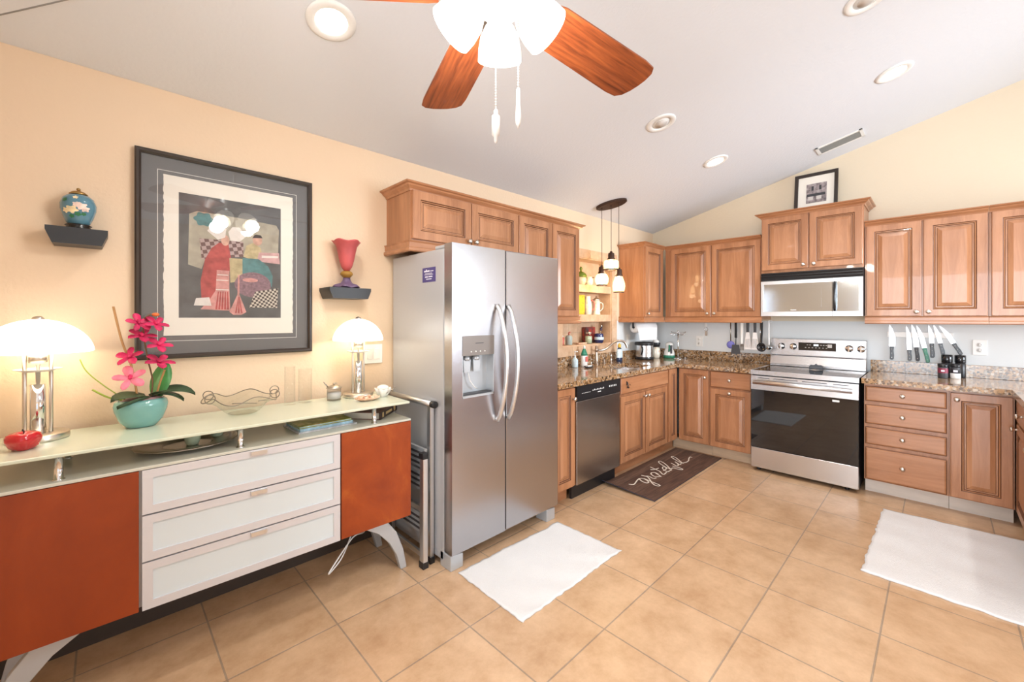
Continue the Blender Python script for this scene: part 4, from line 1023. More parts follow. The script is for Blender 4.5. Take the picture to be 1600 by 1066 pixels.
MB().lathe([(.011, .10), (.011, .112), (.004, .114), (.004, .145), (.008, .147), (.008, .153), (.001, .154)], (0, 0, 0), 14).tube([(0, 0, .150), (.02, -.02, .148)], .004, 6).build('pump', 'plastic', t)
t = lab('dish_soap_bottle', 'white bottle with green shoulders behind the dishwasher', 'bottle', 3.340, 2.415)
MB().lathe([(.036, 0), (.038, .004), (.038, .100), (.036, .108)], (0, 0, 0), 24, sy=.75).build('bottle', 'china', t)
MB().lathe([(.0375, .105), (.036, .125), (.018, .165), (.014, .170), (.001, .170)], (0, 0, 0), 24, sy=.75).build('shoulder', 'greenplastic', t)
MB().lathe([(.012, .170), (.012, .192), (.007, .20), (.001, .20)], (0, 0, 0), 16).build('cap', 'plastic', t)
b = MB().box(-.018, .022, -.0300, -.0285, .045, .095, 0); b.build('label', 'pinkrag', t)
t = lab('sponge_dish', 'low dark sponge dish in front of the soap bottles', 'dish', 3.280, 2.320)
MB().lathe([(.045, 0), (.055, .006), (.060, .014), (.056, .014), (.045, .006), (.001, .004)], (0, 0, 0), 28, sy=.6, cap=False).build('dish', 'dark', t)
MB().box(-.03, .03, -.016, .016, .0055, .022).build('sponge', 'salt', t, bevel=.003)
t = lab('dish_soap_bottle', 'dark blue bottle with yellow cap and aqua label by the sink', 'bottle', 3.965, 2.405)
MB().lathe([(.042, 0), (.044, .005), (.044, .085), (.040, .115), (.026, .145), (.016, .152)], (0, 0, 0), 26, sy=.62).build('bottle', 'bluesoap', t)
MB().lathe([(.017, .152), (.019, .156), (.018, .185), (.009, .19), (.008, .198), (.001, .20)], (0, 0, 0), 18).build('cap', 'yellowcap', t)
MB().lathe([(.0447, .045), (.0447, .088), (.0407, .116), (.032, .135)], (0, 0, 0), 26, sy=.63, cap=False).build('label', 'label', t)
# canister pot, pepper jar, kettle, mug tree
t = lab('canister', 'steel canister with black lid below the paper towel', 'canister', 4.405, 2.350)
MB().lathe([(.098, 0), (.104, .004), (.104, .028), (.099, .032)], (0, 0, 0), 40).build('base', 'black', t)
MB().lathe([(.099, .032), (.099, .160)], (0, 0, 0), 40, cap=False).build('body', 'steelv', t)
MB().lathe([(.100, .160), (.106, .163), (.106, .185), (.098, .197), (.001, .200)], (0, 0, 0), 40).build('lid', 'black', t)
MB().tube([(-.100, -.02, .15), (-.135, -.05, .135), (-.142, -.055, .105), (-.104, -.02, .06)], .009, 8).build('handle', 'black', t)
t = lab('jar', 'white patterned jar with black collar right of the steel canister', 'jar', 4.640, 2.330)
MB().lathe([(.036, 0), (.042, .004), (.050, .04), (.052, .08), (.046, .115), (.036, .13)], (0, 0, 0), 28).build('body', 'floral', t)
MB().lathe([(.036, .13), (.044, .134), (.052, .175), (.050, .18), (.001, .181)], (0, 0, 0), 28).build('collar', 'black', t)
MB().lathe([(.040, .181), (.040, .20), (.020, .215), (.012, .23), (.016, .245), (.001, .25)], (0, 0, 0), 24).build('lid', 'china', t)
t = lab('kettle', 'white and green kettle with a dark gauge in the corner', 'kettle', 4.765, 2.225)
MB().lathe([(.055, 0), (.060, .004), (.062, .04), (.058, .07), (.044, .11), (.040, .14), (.044, .155), (.040, .170), (.020, .184), (.001, .186)], (0, 0, 0), 32).build('body', 'china', t)
MB().prism([(-.010, .055), (.010, .055), (.012, .15), (-.012, .15)], -.066, -.030, 'y').build('gauge', 'dark', t, rot=(0, 0, -.75))
b = MB().tube(smooth_path([(-.040, -.02, .15), (-.062, -.03, .13), (-.066, -.03, .10), (-.05, -.02, .08)]), .009, 8).build('handle', 'greenplastic', t)
MB().lathe([(.0605, .0), (.0635, .004), (.0645, .030), (.0625, .034)], (0, 0, 0), 32, cap=False).build('base_ring', 'greenplastic', t)
t = lab('mug_tree', 'bare silver mug tree standing on the corner worktop', 'stand', 4.690, 2.085)
MB().lathe([(.045, 0), (.046, .006), (.03, .014), (.008, .018)], (0, 0, 0), 28).build('base', 'chrome', t)
MB().tube([(0, 0, .01), (0, 0, .315)], .006, 10).sphere((0, 0, .318), .010).build('post', 'chrome', t)
for k in range(6):
    a = k*pi/3+.35; z = .295 if k % 2 else .275
    MB().tube([(0, 0, z), (.05*cos(a), .05*sin(a), z+.002), (.088*cos(a), .088*sin(a), z+.014)], .0035, 7).sphere((.088*cos(a), .088*sin(a), z+.014), .006).build('arm', 'chrome', t)
# paper towel under the corner cabinet
p0 = Vector((4.205, 2.372, 1.272)); p1 = Vector((4.480, 2.278, 1.272)); ax = (p1-p0); L_ = ax.length; ang = atan2(ax.y, ax.x)
t = thing('paper_towel', 'paper towel roll hanging under the corner cabinet', 'paper towel', p0, ang)
prof = [(.018, 0), (.058, 0), (.058, L_), (.018, L_), (.018, 0)]
MB().lathe(prof, (0, 0, 0), 36, axis='x', cap=False).build('roll', 'towel2', t)
b = MB().tube([(-.01, 0, 0), (L_+.01, 0, 0)], .008, 10)
for x in (-.008, L_+.008): b.box(x-.003, x+.003, -.012, .012, -.01, 1.3595-1.272)
b.build('holder', 'black', t)
sh = [(-.0590, .0), (-.0600, -.04), (-.062, -.09), (-.060, -.142)]
b = MB()
for i in range(3):
    y0, z0 = sh[i]; y1, z1 = sh[i+1]; s0 = .03*i*(-1) ; s1 = .03*(i+1)*(-1)
    b.add([(.0+.012*i, y0, z0), (L_-.003*i, y0, z0), (L_-.003*(i+1), y1, z1), (.0+.012*(i+1), y1, z1), (.0+.012*i, y0+.0015, z0), (L_-.003*i, y0+.0015, z0), (L_-.003*(i+1), y1+.0015, z1), (.0+.012*(i+1), y1+.0015, z1)],
          [(0, 1, 2, 3), (7, 6, 5, 4), (0, 3, 7, 4), (1, 5, 6, 2), (0, 4, 5, 1), (3, 2, 6, 7)])
b.build('loose_sheet', 'towel2', t)
# outlets
def outlet(label, loc, rz, switch=False):
    t = thing('wall_outlet', label, 'outlet', loc, rz)
    MB().box(-.038, .038, -.006, 0, -.060, .060).build('plate', 'plastic', t, bevel=.002)
    if switch: MB().box(-.017, .017, -.009, -.006, -.034, .034).build('rocker', 'white', t)
    else:
        b = MB()
        for z in (-.021, .021):
            b.lathe([(.001, 0), (.0165, 0), (.0165, .003), (.001, .003)], (0, -.009, z), 18, 0, axis='y')
            b.box(-.008, -.005, -.0096, -.009, z-.004, z+.006, 1); b.box(.005, .008, -.0096, -.009, z-.004, z+.006, 1); b.box(-.002, .002, -.0096, -.009, z-.012, z-.008, 1)
        b.build('socket', ['white', 'outlet'], t)
outlet('white switch plate on the wall left of the paper towel', (4.305, YA-.001, 1.128), 0, True)
outlet('white outlet on the grey wall below the little wall hook', (XB-.001, 1.925, 1.110), QB)
outlet('white outlet on the grey wall right of the knife strip', (XB-.001, -.224, 1.145), QB)
t = thing('wall_hook', 'small clear hook with hanging keys on the grey wall', 'hook', (XB-.001, 1.855, 1.30), QB)
MB().box(-.012, .012, -.004, 0, -.02, .02).tube(arc((0, -.012, -.02), .010, 180, 360, 8, 'yz'), .003, 6).build('hook', 'plastic', t)
MB().tube(arc((.006, -.012, -.05), .020, 0, 360, 18), .0018, 6).build('ring', 'chrome', t)
b = MB()
for k in range(2): b.box(-.004+k*.016, .006+k*.016, -.014-.003*k, -.012-.003*k, -.125, -.068)
b.build('key', 'nickel', t)
# things in the recess
def niche(name, label, cat, x, z, dy=.06): return thing(name, label, cat, (x, YA+dy, z+.0006))
t = niche('tureen', 'white tureen with green glazed lid on the top recess shelf', 'tureen', 3.485, SH1)
MB().lathe([(.035, 0), (.04, .004), (.055, .03), (.058, .06), (.052, .08)], (0, 0, 0), 26).build('bowl', 'floral', t)
MB().lathe([(.062, .080), (.064, .086), (.050, .115), (.03, .13), (.012, .135), (.010, .15), (.016, .165), (.008, .185), (.001, .19)], (0, 0, 0), 26).build('lid', 'limegreen', t)
t = niche('cream_jug', 'small white jug with dark handle on the top recess shelf', 'jug', 3.625, SH1)
MB().lathe([(.030, 0), (.042, .02), (.046, .045), (.040, .07), (.032, .08), (.034, .09), (.031, .09), (.028, .08), (.034, .03), (.001, .006)], (0, 0, 0), 24, cap=False).build('body', 'floral', t)
MB().tube([(.03, 0, .082), (.07, 0, .092), (.09, 0, .090)], .006, 8).build('handle', 'stem', t)
t = niche('tea_tin', 'bright yellow printed tin on the lower recess shelf', 'tin', 3.478, SH2, .075)
MB().box(-.055, .055, -.03, .03, 0, .185).build('body', 'yellow', t, bevel=.006)
MB().box(-.056, .056, -.031, .031, .185, .200).build('lid', 'yellow', t, bevel=.004)
t = niche('pitcher', 'tall white pitcher with orange flowers beside the yellow tin', 'pitcher', 3.600, SH2)
MB().lathe([(.036, 0), (.040, .005), (.046, .05), (.045, .10), (.034, .15), (.028, .175), (.033, .19), (.030, .19), (.024, .172), (.001, .01)], (0, 0, 0), 26, cap=False).build('body', 'floral', t)
MB().tube(smooth_path([(.034, -.02, .15), (.065, -.035, .13), (.068, -.035, .07), (.042, -.02, .04)]), .006, 8).build('handle', 'pinkrag', t)
t = niche('beer_stein', 'cream flowered stein with lid right of the pitcher', 'mug', 3.760, SH2)
MB().lathe([(.042, 0), (.044, .004), (.040, .02), (.040, .145), (.043, .15)], (0, 0, 0), 26).build('body', 'floral', t)
MB().lathe([(.044, .15), (.040, .165), (.01, .18), (.008, .195), (.001, .20)], (0, 0, 0), 24).build('lid', 'nickel', t)
MB().tube(smooth_path([(.038, -.01, .13), (.085, -.02, .12), (.09, -.02, .07), (.040, -.01, .03)]), .006, 8).build('handle', 'floral', t)
t = niche('brush_pot', 'grey aqua soap pot on the sill of the recess', 'pot', 3.285, SILL)
MB().lathe([(.030, 0), (.034, .004), (.036, .07), (.032, .085), (.018, .095)], (0, 0, 0), 24).build('body', 'aquapot', t)
MB().tube([(0, 0, .09), (0, 0, .12), (.012, -.01, .125)], .007, 8).build('pump', 'pinkrag', t)
t = niche('dish_brush', 'coral brush with a white stick leaning in the recess', 'brush', 3.205, SILL, .08)
MB().tube([(-.03, -.02, .01), (.02, 0, .07)], [.02, .012], 10).build('brush', 'pinkrag', t)
MB().tube([(.02, 0, .07), (-.035, .045, .22)], .006, 8).build('stick', 'plastic', t)
t = niche('sponge', 'pale pink sponge lying on the sill of the recess', 'sponge', 3.470, SILL, .05)
MB().box(-.07, .07, -.03, .03, 0, .016).build('body', 'petal2' if False else 'pinkshell', t, bevel=.005)
t = niche('tea_box', 'red and black box standing at the back of the sill', 'box', 3.700, SILL, .118)
MB().box(-.085, .085, -.025, .02, 0, .17).build('body', 'redbox', t)
t = niche('storage_jar', 'small glass jar of pale contents before the red box', 'jar', 3.605, SILL, .05)
MB().lathe([(.034, 0), (.037, .004), (.037, .085), (.028, .10)], (0, 0, 0), 24, cap=False).build('glass', 'glass', t)
MB().lathe([(.001, .004), (.034, .004), (.034, .075), (.001, .08)], (0, 0, 0), 24).build('contents', 'celadon', t)
MB().lathe([(.030, .10), (.031, .118), (.001, .12)], (0, 0, 0), 24).build('lid', 'nickel', t)
t = niche('utensil_crock', 'cobalt and white crock holding a ladle and spoons on the sill', 'crock', 3.770, SILL, .033)
MB().lathe([(.038, 0), (.046, .01), (.050, .05), (.046, .09), (.044, .10), (.041, .10), (.044, .05), (.001, .01)], (0, 0, 0), 26, cap=False).build('crock', 'cobalt', t)
MB().lathe([(.0500, .035), (.0508, .05), (.0500, .065)], (0, 0, 0), 26, cap=False).build('band', 'label', t)
for dx, dy, L in ((.03, -.01, .165), (.05, .01, .13)):
    MB().tube([(0, 0, .03), (dx, dy, L)], .004, 7).sphere((dx*1.15, dy*1.15, L+.015), .020, sy=.5).build('stirrer', 'silverflat' if dx < .04 else 'cobalt', t)

# ------------------------------------------------------------------ hanging utensils and knives
t = thing('utensil_rail', 'thin rail under the wall cabinet from which utensils hang', 'rail', (4.655, 1.54, 1.336))
b = MB().tube([(0, .02, 0), (0, -.335, 0)], .004, 8)
for y in (0, -.31): b.box(-.004, .004, y-.004, y+.004, 0, .0235)
b.build('bar', 'chrome', t)
UX = 4.655
def hung(label, y, name='utensil', cat='utensil'):
    t = thing(name, label, cat, (UX, y, 1.3315), QB)
    MB().tube(arc((0, 0, .004), .008, -90, 180, 10, 'yz'), .0018, 6).build('hook', 'chrome', t)
    return t
t = hung('grey handled spoon with lavender bowl, leftmost of the hanging utensils', 1.524, 'spoon', 'spoon'); t.location.x += .035
MB().tube([(0, 0, 0), (0, 0, -.20)], .0055, 8).build('handle', 'silverflat', t)
MB().sphere((0, 0, -.235), .040, sy=.30).build('bowl', 'lavender', t)
t = hung('black turner with square slotted blade among the hanging utensils', 1.462, 'spatula', 'spatula')
MB().box(-.012, .012, -.007, .007, -.16, 0).build('grip', 'black', t, bevel=.004)
MB().tube([(0, 0, -.16), (0, -.006, -.23)], .005, 8).build('shaft', 'dark', t)
MB().prism([(-.034, -.23), (.034, -.23), (.046, -.325), (-.046, -.325)], -.010, -.006, 'y').build('blade', 'dark', t)
t = hung('white handled fork, third of the hanging utensils', 1.405, 'fork', 'fork')
MB().prism([(-.012, 0), (.012, 0), (.009, -.19), (.006, -.22), (-.006, -.22), (-.009, -.19)], -.004, .004, 'y').build('handle', 'white', t)
b = MB().prism([(-.014, -.22), (.014, -.22), (.018, -.245), (-.018, -.245)], -.002, .002, 'y')
for k in range(3): b.box(-.016+k*.012, -.010+k*.012, -.002, .002, -.285, -.244)
b.build('tines', 'silverflat', t)
def slotted(label, y):
    t = hung(label, y, 'spatula', 'spatula')
    MB().prism([(-.014, 0), (.014, 0), (.012, -.09), (.015, -.10), (-.015, -.10), (-.012, -.09)], -.007, .007, 'y').build('grip', 'dark', t, bevel=.003)
    b = MB().prism([(-.015, -.10), (.015, -.10), (.024, -.16), (.032, -.272), (-.032, -.272), (-.024, -.16)], -.0035, -.0015, 'y', 0)
    for k in range(4): b.box(-.020+k*.012, -.016+k*.012, -.0038, -.0035, -.255, -.165, 1)
    b.build('blade', ['blade', 'silverflat'], t)
slotted('steel slotted spatula with dark grip, left of the matching two', 1.352)
slotted('steel slotted spatula with dark grip, right of the matching two', 1.286)
t = hung('small black whisk hanging behind the black ladle', 1.246, 'whisk', 'whisk'); t.location.x += .03
MB().tube([(0, 0, 0), (0, 0, -.19)], .004, 8).build('handle', 'chrome', t)
b = MB()
for k in range(5):
    a = k*pi/5; b.tube([(.022*sin(pi*i/10)*cos(a), .022*sin(pi*i/10)*sin(a), -.185-.085*i/10) for i in range(11)], .0022, 6)
b.build('wires', 'black', t)
t = hung('black ladle with round slotted bowl among the hanging utensils', 1.226, 'ladle', 'ladle')
MB().prism([(-.011, 0), (.011, 0), (.009, -.11), (.006, -.20), (-.006, -.20), (-.009, -.11)], -.006, .006, 'y').build('handle', 'black', t)
MB().lathe([(.001, .012), (.030, .008), (.044, -.004), (.042, -.008), (.028, .002), (.001, .006)], (0, -.006, -.245), 26, axis='y', cap=False).lathe([(.012, -.002), (.016, -.002), (.016, .004), (.012, .004)], (0, -.006, -.245), 16, axis='y').build('bowl', 'blackgloss', t)
t = thing('ladle', 'bright steel ladle hanging nearest the range', 'ladle', (4.725, 1.180, 1.352), QB)
MB().box(-.005, .005, -.0015, .0015, -.245, -.02).tube(arc((.012, 0, -.008), .013, 0, 360, 14), .0025, 6).build('handle', 'blade', t)
MB().lathe([(.001, -.030), (.020, -.024), (.034, -.004), (.035, 0), (.032, -.003), (.018, -.02), (.001, -.026)], (.006, -.028, -.262), 24, cap=False).build('bowl', 'chrome', t)
# range side hook
# knives on a white magnetic strip
o = MB().box(-.40, 0, -.014, 0, -.0225, .0225).build('knife_strip', 'plastic', None, (XB-.001, -.083, 1.234), (0, 0, QB), bevel=.002)
tag(o, 'white magnetic knife strip on the grey wall', 'knife strip')
def knife(label, y, L, bw, hl, ang, hm, zt, style=0):
    t = thing('kitchen_knife', label, 'knife', (XB-.0158, y, zt), QB); t.rotation_euler = (0, -radians(ang), QB)
    MB().prism([(-bw*.35, 0), (bw*.10, -L*.18), (bw*.55, -L*.55), (bw*.55, -L), (-bw*.45, -L), (-bw*.45, -L*.1)], -.002, 0, 'y').build('blade', 'blade', t)
    h = [(-.012, -L), (.014, -L), (.011, -L-hl*.3), (.014, -L-hl*.65), (.012, -L-hl*.92), (.002, -L-hl), (-.012, -L-hl*.95), (-.010, -L-hl*.5)]
    MB().prism(h, -.010, .0075, 'y').build('handle', hm, t, bevel=.003)
    b = MB()
    for q in (.2, .5, .8): b.cyl((0, -.0115, -L-hl*q), .0025, .002, 8, axis='y')
    b.build('rivet', 'chrome', t)
    t.location.x = XB-.0158
    return t
knife('straight chef knife with riveted grey handle, leftmost on the strip', .285, .188, .042, .117, 0, 'greyhandle', 1.318)
knife('knife with dark outlined handle, second from the left on the strip', .183, .205, .030, .095, 2, 'greyhandle', 1.312)
knife('wide knife with thick charcoal handle between slim and green ones', .150, .195, .034, .118, 5, 'dark', 1.324)
knife('knife with a green plastic handle', .122, .195, .030, .125, 11, 'greenplastic', 1.318)
knife('short knife with hooked black handle right of the green one', .050, .150, .029, .120, 3, 'black', 1.316)
knife('slim knife with light grey handle leaning right of the hooked one', .022, .155, .027, .094, 11, 'greyhandle', 1.322)
knife('steeply leaning knife with black handle, rightmost on the strip', -.010, .165, .030, .100, 26, 'black', 1.319)
# pepper mills and small jars
def mill(label, x, y, h):
    t = thing('pepper_mill', label, 'pepper mill', (x, y, ZC))
    MB().lathe([(.030, 0), (.031, .002), (.031, .112), (.029, .114)], (0, 0, 0), 26).build('body', 'black', t)
    MB().lathe([(.031, .116), (.032, .118), (.032, h-.003), (.029, h), (.001, h)], (0, 0, 0), 26).build('cap', 'blackgloss', t)
mill('glossy black mill at the left, behind the red labelled jar', 4.800, -.045, .178); mill('glossy black mill at the right, behind the white salt jar', 4.838, -.118, .176)
t = thing('spice_jar', 'small jar with wine red label in front of the mills', 'jar', (4.695, -.022, ZC))
MB().lathe([(.028, 0), (.029, .003), (.029, .080), (.026, .088)], (0, 0, 0), 24).build('body', 'dark', t); MB().lathe([(.0295, .040), (.0295, .078)], (0, 0, 0), 24, cap=False).build('label', 'wine', t)
MB().box(-.0305, -.0295, -.010, .010, .052, .064).build('print', 'stickertext', t); MB().lathe([(.029, .088), (.030, .09), (.030, .112), (.001, .114)], (0, 0, 0), 24).build('cap', 'black', t)
t = thing('spice_jar', 'small jar of white salt with black cap in front of the mills', 'jar', (4.735, -.090, ZC))
MB().lathe([(.028, 0), (.029, .003), (.029, .040)], (0, 0, 0), 24).build('body', 'salt', t); MB().lathe([(.0285, .040), (.0285, .080), (.026, .088)], (0, 0, 0), 24).build('upper', 'dark', t)
MB().box(-.0298, -.0285, -.012, .012, .050, .066).build('print', 'stickertext', t); MB().lathe([(.029, .088), (.030, .09), (.030, .112), (.001, .114)], (0, 0, 0), 24).build('cap', 'black', t)
# framed photograph leaning on the tall cabinet
t = thing('framed_photo', 'small dark framed street photograph leaning above the microwave cabinet', 'picture', (4.79, .985, 2.3355), QB); t.rotation_euler = (0, 0, QB)
W_, H_ = .338, .430
root = MB()
b = frame_mb(W_, H_, [(0, 0), (-.016, 0), (-.018, .004), (-.018, .026), (-.010, .030), (0, .030)]); 
def tilt(b, a=radians(9)): b.v = [(x, y*cos(a)+z*sin(a), z*cos(a)-y*sin(a)) for x, y, z in b.v]; return b
tilt(b).build('frame', 'framewood', t)
tilt(MB().box(.02, W_-.02, -.006, -.001, .02, H_-.02)).build('mat_board', 'paper', t)
b = MB().box(.095, W_-.085, -.008, -.006, .135, .325, 0)
b.box(.100, W_-.095, -.0088, -.008, .200, .225, 1); b.box(.110, .150, -.0088, -.008, .165, .198, 2); b.box(.175, .215, -.0088, -.008, .165, .198, 2)
for x in (.135, .195): b.box(x, x+.018, -.0088, -.008, .255, .300, 1)
tilt(b).build('photograph', ['photo', 'dark', 'lens'], t)

# ------------------------------------------------------------------ ceiling fixtures
CS = atan2(-K, 1)       # ceiling tilt about x
def ceil_thing(name, label, cat, x, y, group=None):
    t = thing(name, label, cat, (x, y, cz(y)-.0005), 0, group); t.rotation_euler = (CS, 0, 0); return t
def downlight(label, x, y, lit, r=.098):
    t = ceil_thing('ceiling_downlight', label, 'ceiling light', x, y)
    MB().lathe([(r, 0), (r, -.004), (r*.90, -.008), (r*.66, -.007), (r*.62, -.001), (r*.62, 0)], (0, 0, 0), 40, cap=False).build('trim_ring', 'white', t)
    if lit:
        MB().lathe([(.001, -.0035), (r*.62, -.0035), (r*.62, -.0015), (.001, -.0015)], (0, 0, 0), 32).build('lens', 'led', t)
        l = bpy.data.lights.new('downlight_beam', 'SPOT'); l.energy = 34; l.spot_size = radians(125); l.spot_blend = .8; l.shadow_soft_size = .05; l.color = (1, .99, .97)
        o = bpy.data.objects.new('downlight_beam', l); C.objects.link(o); o.location = (x, y-.004, cz(y)-.03)
    else:
        MB().lathe([(.001, -.002), (r*.62, -.002), (r*.62, -.001), (.001, -.001)], (0, 0, 0), 32).build('baffle', 'white', t)
        MB().lathe([(r*.40, -.002), (r*.42, -.007), (.001, -.009)], (.004, .004, 0), 24).build('lamp', 'lens', t)
downlight('lit recessed downlight above the framed print', .673, 1.765, True)
downlight('lit recessed downlight on the high side, near the back wall', 3.721, .206, True)
downlight('lit recessed downlight nearest the range cabinets', 3.735, 1.334, True)
downlight('unlit recessed downlight between the fan and the pendant', 2.734, 1.334, False)
downlight('unlit recessed downlight cut by the top edge', 2.745, .250, False)
for x, y, w in ((3.73, -.85, 'nearest the right window'), (2.70, -.85, 'beyond the peninsula'), (.67, -.50, 'right behind the camera'), (-1.3, .60, 'in the room behind the camera')):
    downlight('added unseen fill downlight '+w, x, y, True)  # invented lamps out of view, added to light the room from above
t = ceil_thing('air_vent', 'long narrow air vent in the sloping ceiling', 'vent', 4.545, .600)
b = MB(); w, h = .095, .165
for a0, a1, c0, c1 in ((-w, w, -h, -h+.022), (-w, w, h-.022, h), (-w, -w+.022, -h, h), (w-.022, w, -h, h)): b.box(a0, a1, c0, c1, -.008, 0)
b.build('frame', 'white', t)
MB().box(-w+.022, w-.022, -h+.022, h-.022, -.002, -.0005).build('backing', 'dark', t)
b = MB()
for k in range(9): x = -w+.026+k*.0168; b.box(x, x+.009, -h+.022, h-.022, -.006, -.003)
b.build('louvres', 'vent', t)

# pendant cluster over the sink
PX, PY = 3.535, 2.235
t = thing('pendant_light', 'bronze oval canopy with three lit glass pendants over the sink', 'pendant light', (PX, PY, cz(PY)-.0005)); t.rotation_euler = (CS, 0, 0)
pd = Vector((.48, -.88, 0)).normalized(); pn = Vector((.88, .48, 0))
b = MB(); n = 48; rings = ((1.0, 0), (1.0, -.018), (.93, -.024), (.0, -.024))
for q, z in rings:
    for k in range(n): a = 2*pi*k/n; p = pd*(.150*q*cos(a))+pn*(.085*q*sin(a)); b.v.append((p.x, p.y, z))
for i in range(2): b.f += [[i*n+k, i*n+(k+1) % n, (i+1)*n+(k+1) % n, (i+1)*n+k] for k in range(n)]; b.m += [0]*n; b.sm += [False]*n
b.v = b.v[:3*n]; b.f.append([2*n+k for k in range(n)]); b.m.append(0); b.sm.append(False); b.f.append(list(range(n))); b.m.append(0); b.sm.append(False)
b.build('canopy', 'bronze', t)
def pendant(s, top, style):
    """one cord, cap and glass; kept upright under the tilted canopy"""
    p = Vector((PX, PY, 0))+pd*s; zc = cz(p.y)-.022
    def place(b): # world -> canopy frame
        inv = (Matrix.Translation(t.location) @ Matrix.Rotation(CS, 4, 'X')).inverted(); b.v = [tuple(inv @ Vector(v)) for v in b.v]; return b
    c = (p.x, p.y, 0)
    b = MB().tube([(p.x, p.y, zc+.003), (p.x, p.y, top-.01)], .0026, 8); b.lathe([(.010, zc-.012), (.012, zc-.002), (.012, zc+.004)], c, 14)
    cord = place(b).build('cord', 'bronze', t)
    k = .062
    b = MB().lathe([(.004, top), (.012, top-.004), (.014, top-.016), (.026, top-.020), (.030, top-.026), (.028, top-.034), (.031, top-.038), (.030, top-.062), (.040, top-.085), (.038, top-.088), (.001, top-.08)], c, 28, cap=False)
    place(b).build('socket_cap', 'bronze', cord)
    z0 = top-.082
    g = {'drum': [(.034, z0), (.062, z0-.010), (.073, z0-.024), (.074, z0-.085), (.070, z0-.100)],
         'globe': [(.034, z0), (.054, z0-.018), (.067, z0-.050), (.064, z0-.085), (.048, z0-.118)],
         'pear': [(.034, z0), (.042, z0-.025), (.056, z0-.065), (.061, z0-.100), (.056, z0-.135), (.047, z0-.158)]}[style]
    place(MB().lathe(g, c, 32, cap=False)).build('glass_shade', 'amber', cord)
    rb, zb = g[-1]
    place(MB().lathe([(rb-.002, zb+.006), (rb+.004, zb+.005), (rb+.004, zb-.006), (rb-.002, zb-.006), (rb-.002, zb+.006)], c, 32, cap=False)).build('rim_band', 'bronze', cord)
    zm = (z0+zb)/2
    place(MB().lathe([(.001, zm-.048), (.018, zm-.040), (.027, zm-.014), (.024, zm+.014), (.012, zm+.040), (.010, z0+.004)], c, 20, cap=False)).build('bulb', 'bulb', cord)
    point('pendant_bulb_light', (p.x, p.y, zb-.02), 1.6, .035, (1, .72, .42))
pendant(-.090, 1.898, 'globe'); pendant(.0, 2.030, 'drum'); pendant(.072, 1.868, 'pear')

# ceiling fan with light kit
FX, FY, FZ = .774, .842, 2.268
t = thing('ceiling_fan', 'rosewood bladed ceiling fan with a lit three shade light', 'ceiling fan', (FX, FY, FZ))
zc = cz(FY)-FZ
MB().lathe([(.013, .16), (.013, zc-.05)], (0, 0, 0), 14).lathe([(.02, zc-.085), (.065, zc-.05), (.070, zc-.02), (.070, zc+.015)], (0, 0, 0), 28).build('downrod', 'nickel', t)
MB().lathe([(.001, .175), (.05, .172), (.095, .15), (.110, .11), (.110, .06), (.085, .03), (.075, .012), (.075, -.01), (.05, -.03), (.001, -.032)], (0, 0, 0), 40).build('motor_housing', 'nickel', t)
for k in range(5):
    a = radians(-3.0+72*k); ca, sa = cos(a), sin(a)
    pts = [(.17, -.066), (.20, -.074), (.60, -.090), (.655, -.086), (.676, -.066), (.686, -.032), (.688, 0)]; pts = pts+[(x, -y) for x, y in pts[::-1][1:]]
    pit = radians(-11)
    vs = []
    for dz in (-.0025, .0025):
        for x, y in pts: vs.append((x, y*cos(pit), y*sin(pit)+dz))
    n = len(pts); b = MB().add(vs, [list(range(n))[::-1], [n+i for i in range(n)]]+[(i, (i+1) % n, n+(i+1) % n, n+i) for i in range(n)])
    bl = b.build('fan_blade', 'fanwood', t, rot=(0, 0, a))
    MB().prism([(.075, -.018), (.12, -.014), (.17, -.04), (.235, -.028), (.250, 0), (.235, .028), (.17, .04), (.12, .014), (.075, .018)], .008, .014, 'z').build('blade_iron', 'nickel', bl)
MB().lathe([(.048, -.03), (.050, -.045), (.040, -.060), (.020, -.070), (.001, -.072)], (0, 0, 0), 28).build('light_fitter', 'nickel', t)
HD = atan2(FY, FX)      # direction from the lens to the fan
for k in range(4):
    a = HD + radians(90*k); d = Vector((cos(a), sin(a), 0)); el = radians(46)
    axd = (d*cos(el)+Vector((0, 0, -sin(el)))).normalized(); o0 = Vector((0, 0, -.020))+d*.050
    rot = Vector((0, 0, 1)).rotation_difference(axd).to_matrix()
    b = MB().lathe([(.028, .018), (.040, .028), (.056, .055), (.064, .090), (.066, .120), (.063, .122), (.060, .090), (.052, .057), (.036, .030)], (0, 0, 0), 36, cap=False)
    b.v = [tuple(o0+rot @ Vector(v)) for v in b.v]; s = b.build('glass_shade', 'fanshade', t)
    b = MB().lathe([(.012, -.055), (.014, -.02), (.030, .012), (.032, .024), (.001, .026)], (0, 0, 0), 20); b.v = [tuple(o0+rot @ Vector(v)) for v in b.v]; b.build('shade_holder', 'nickel', s)
    b = MB().sphere((0, 0, .075), .024); b.v = [tuple(o0+rot @ Vector(v)) for v in b.v]; b.build('bulb', 'bulb', s)
    p = Vector(t.location)+o0+axd*.15
    point('fan_bulb_light', p, 10.5, .05, (1, .97, .91))
side = Vector((sin(HD), -cos(HD), 0))
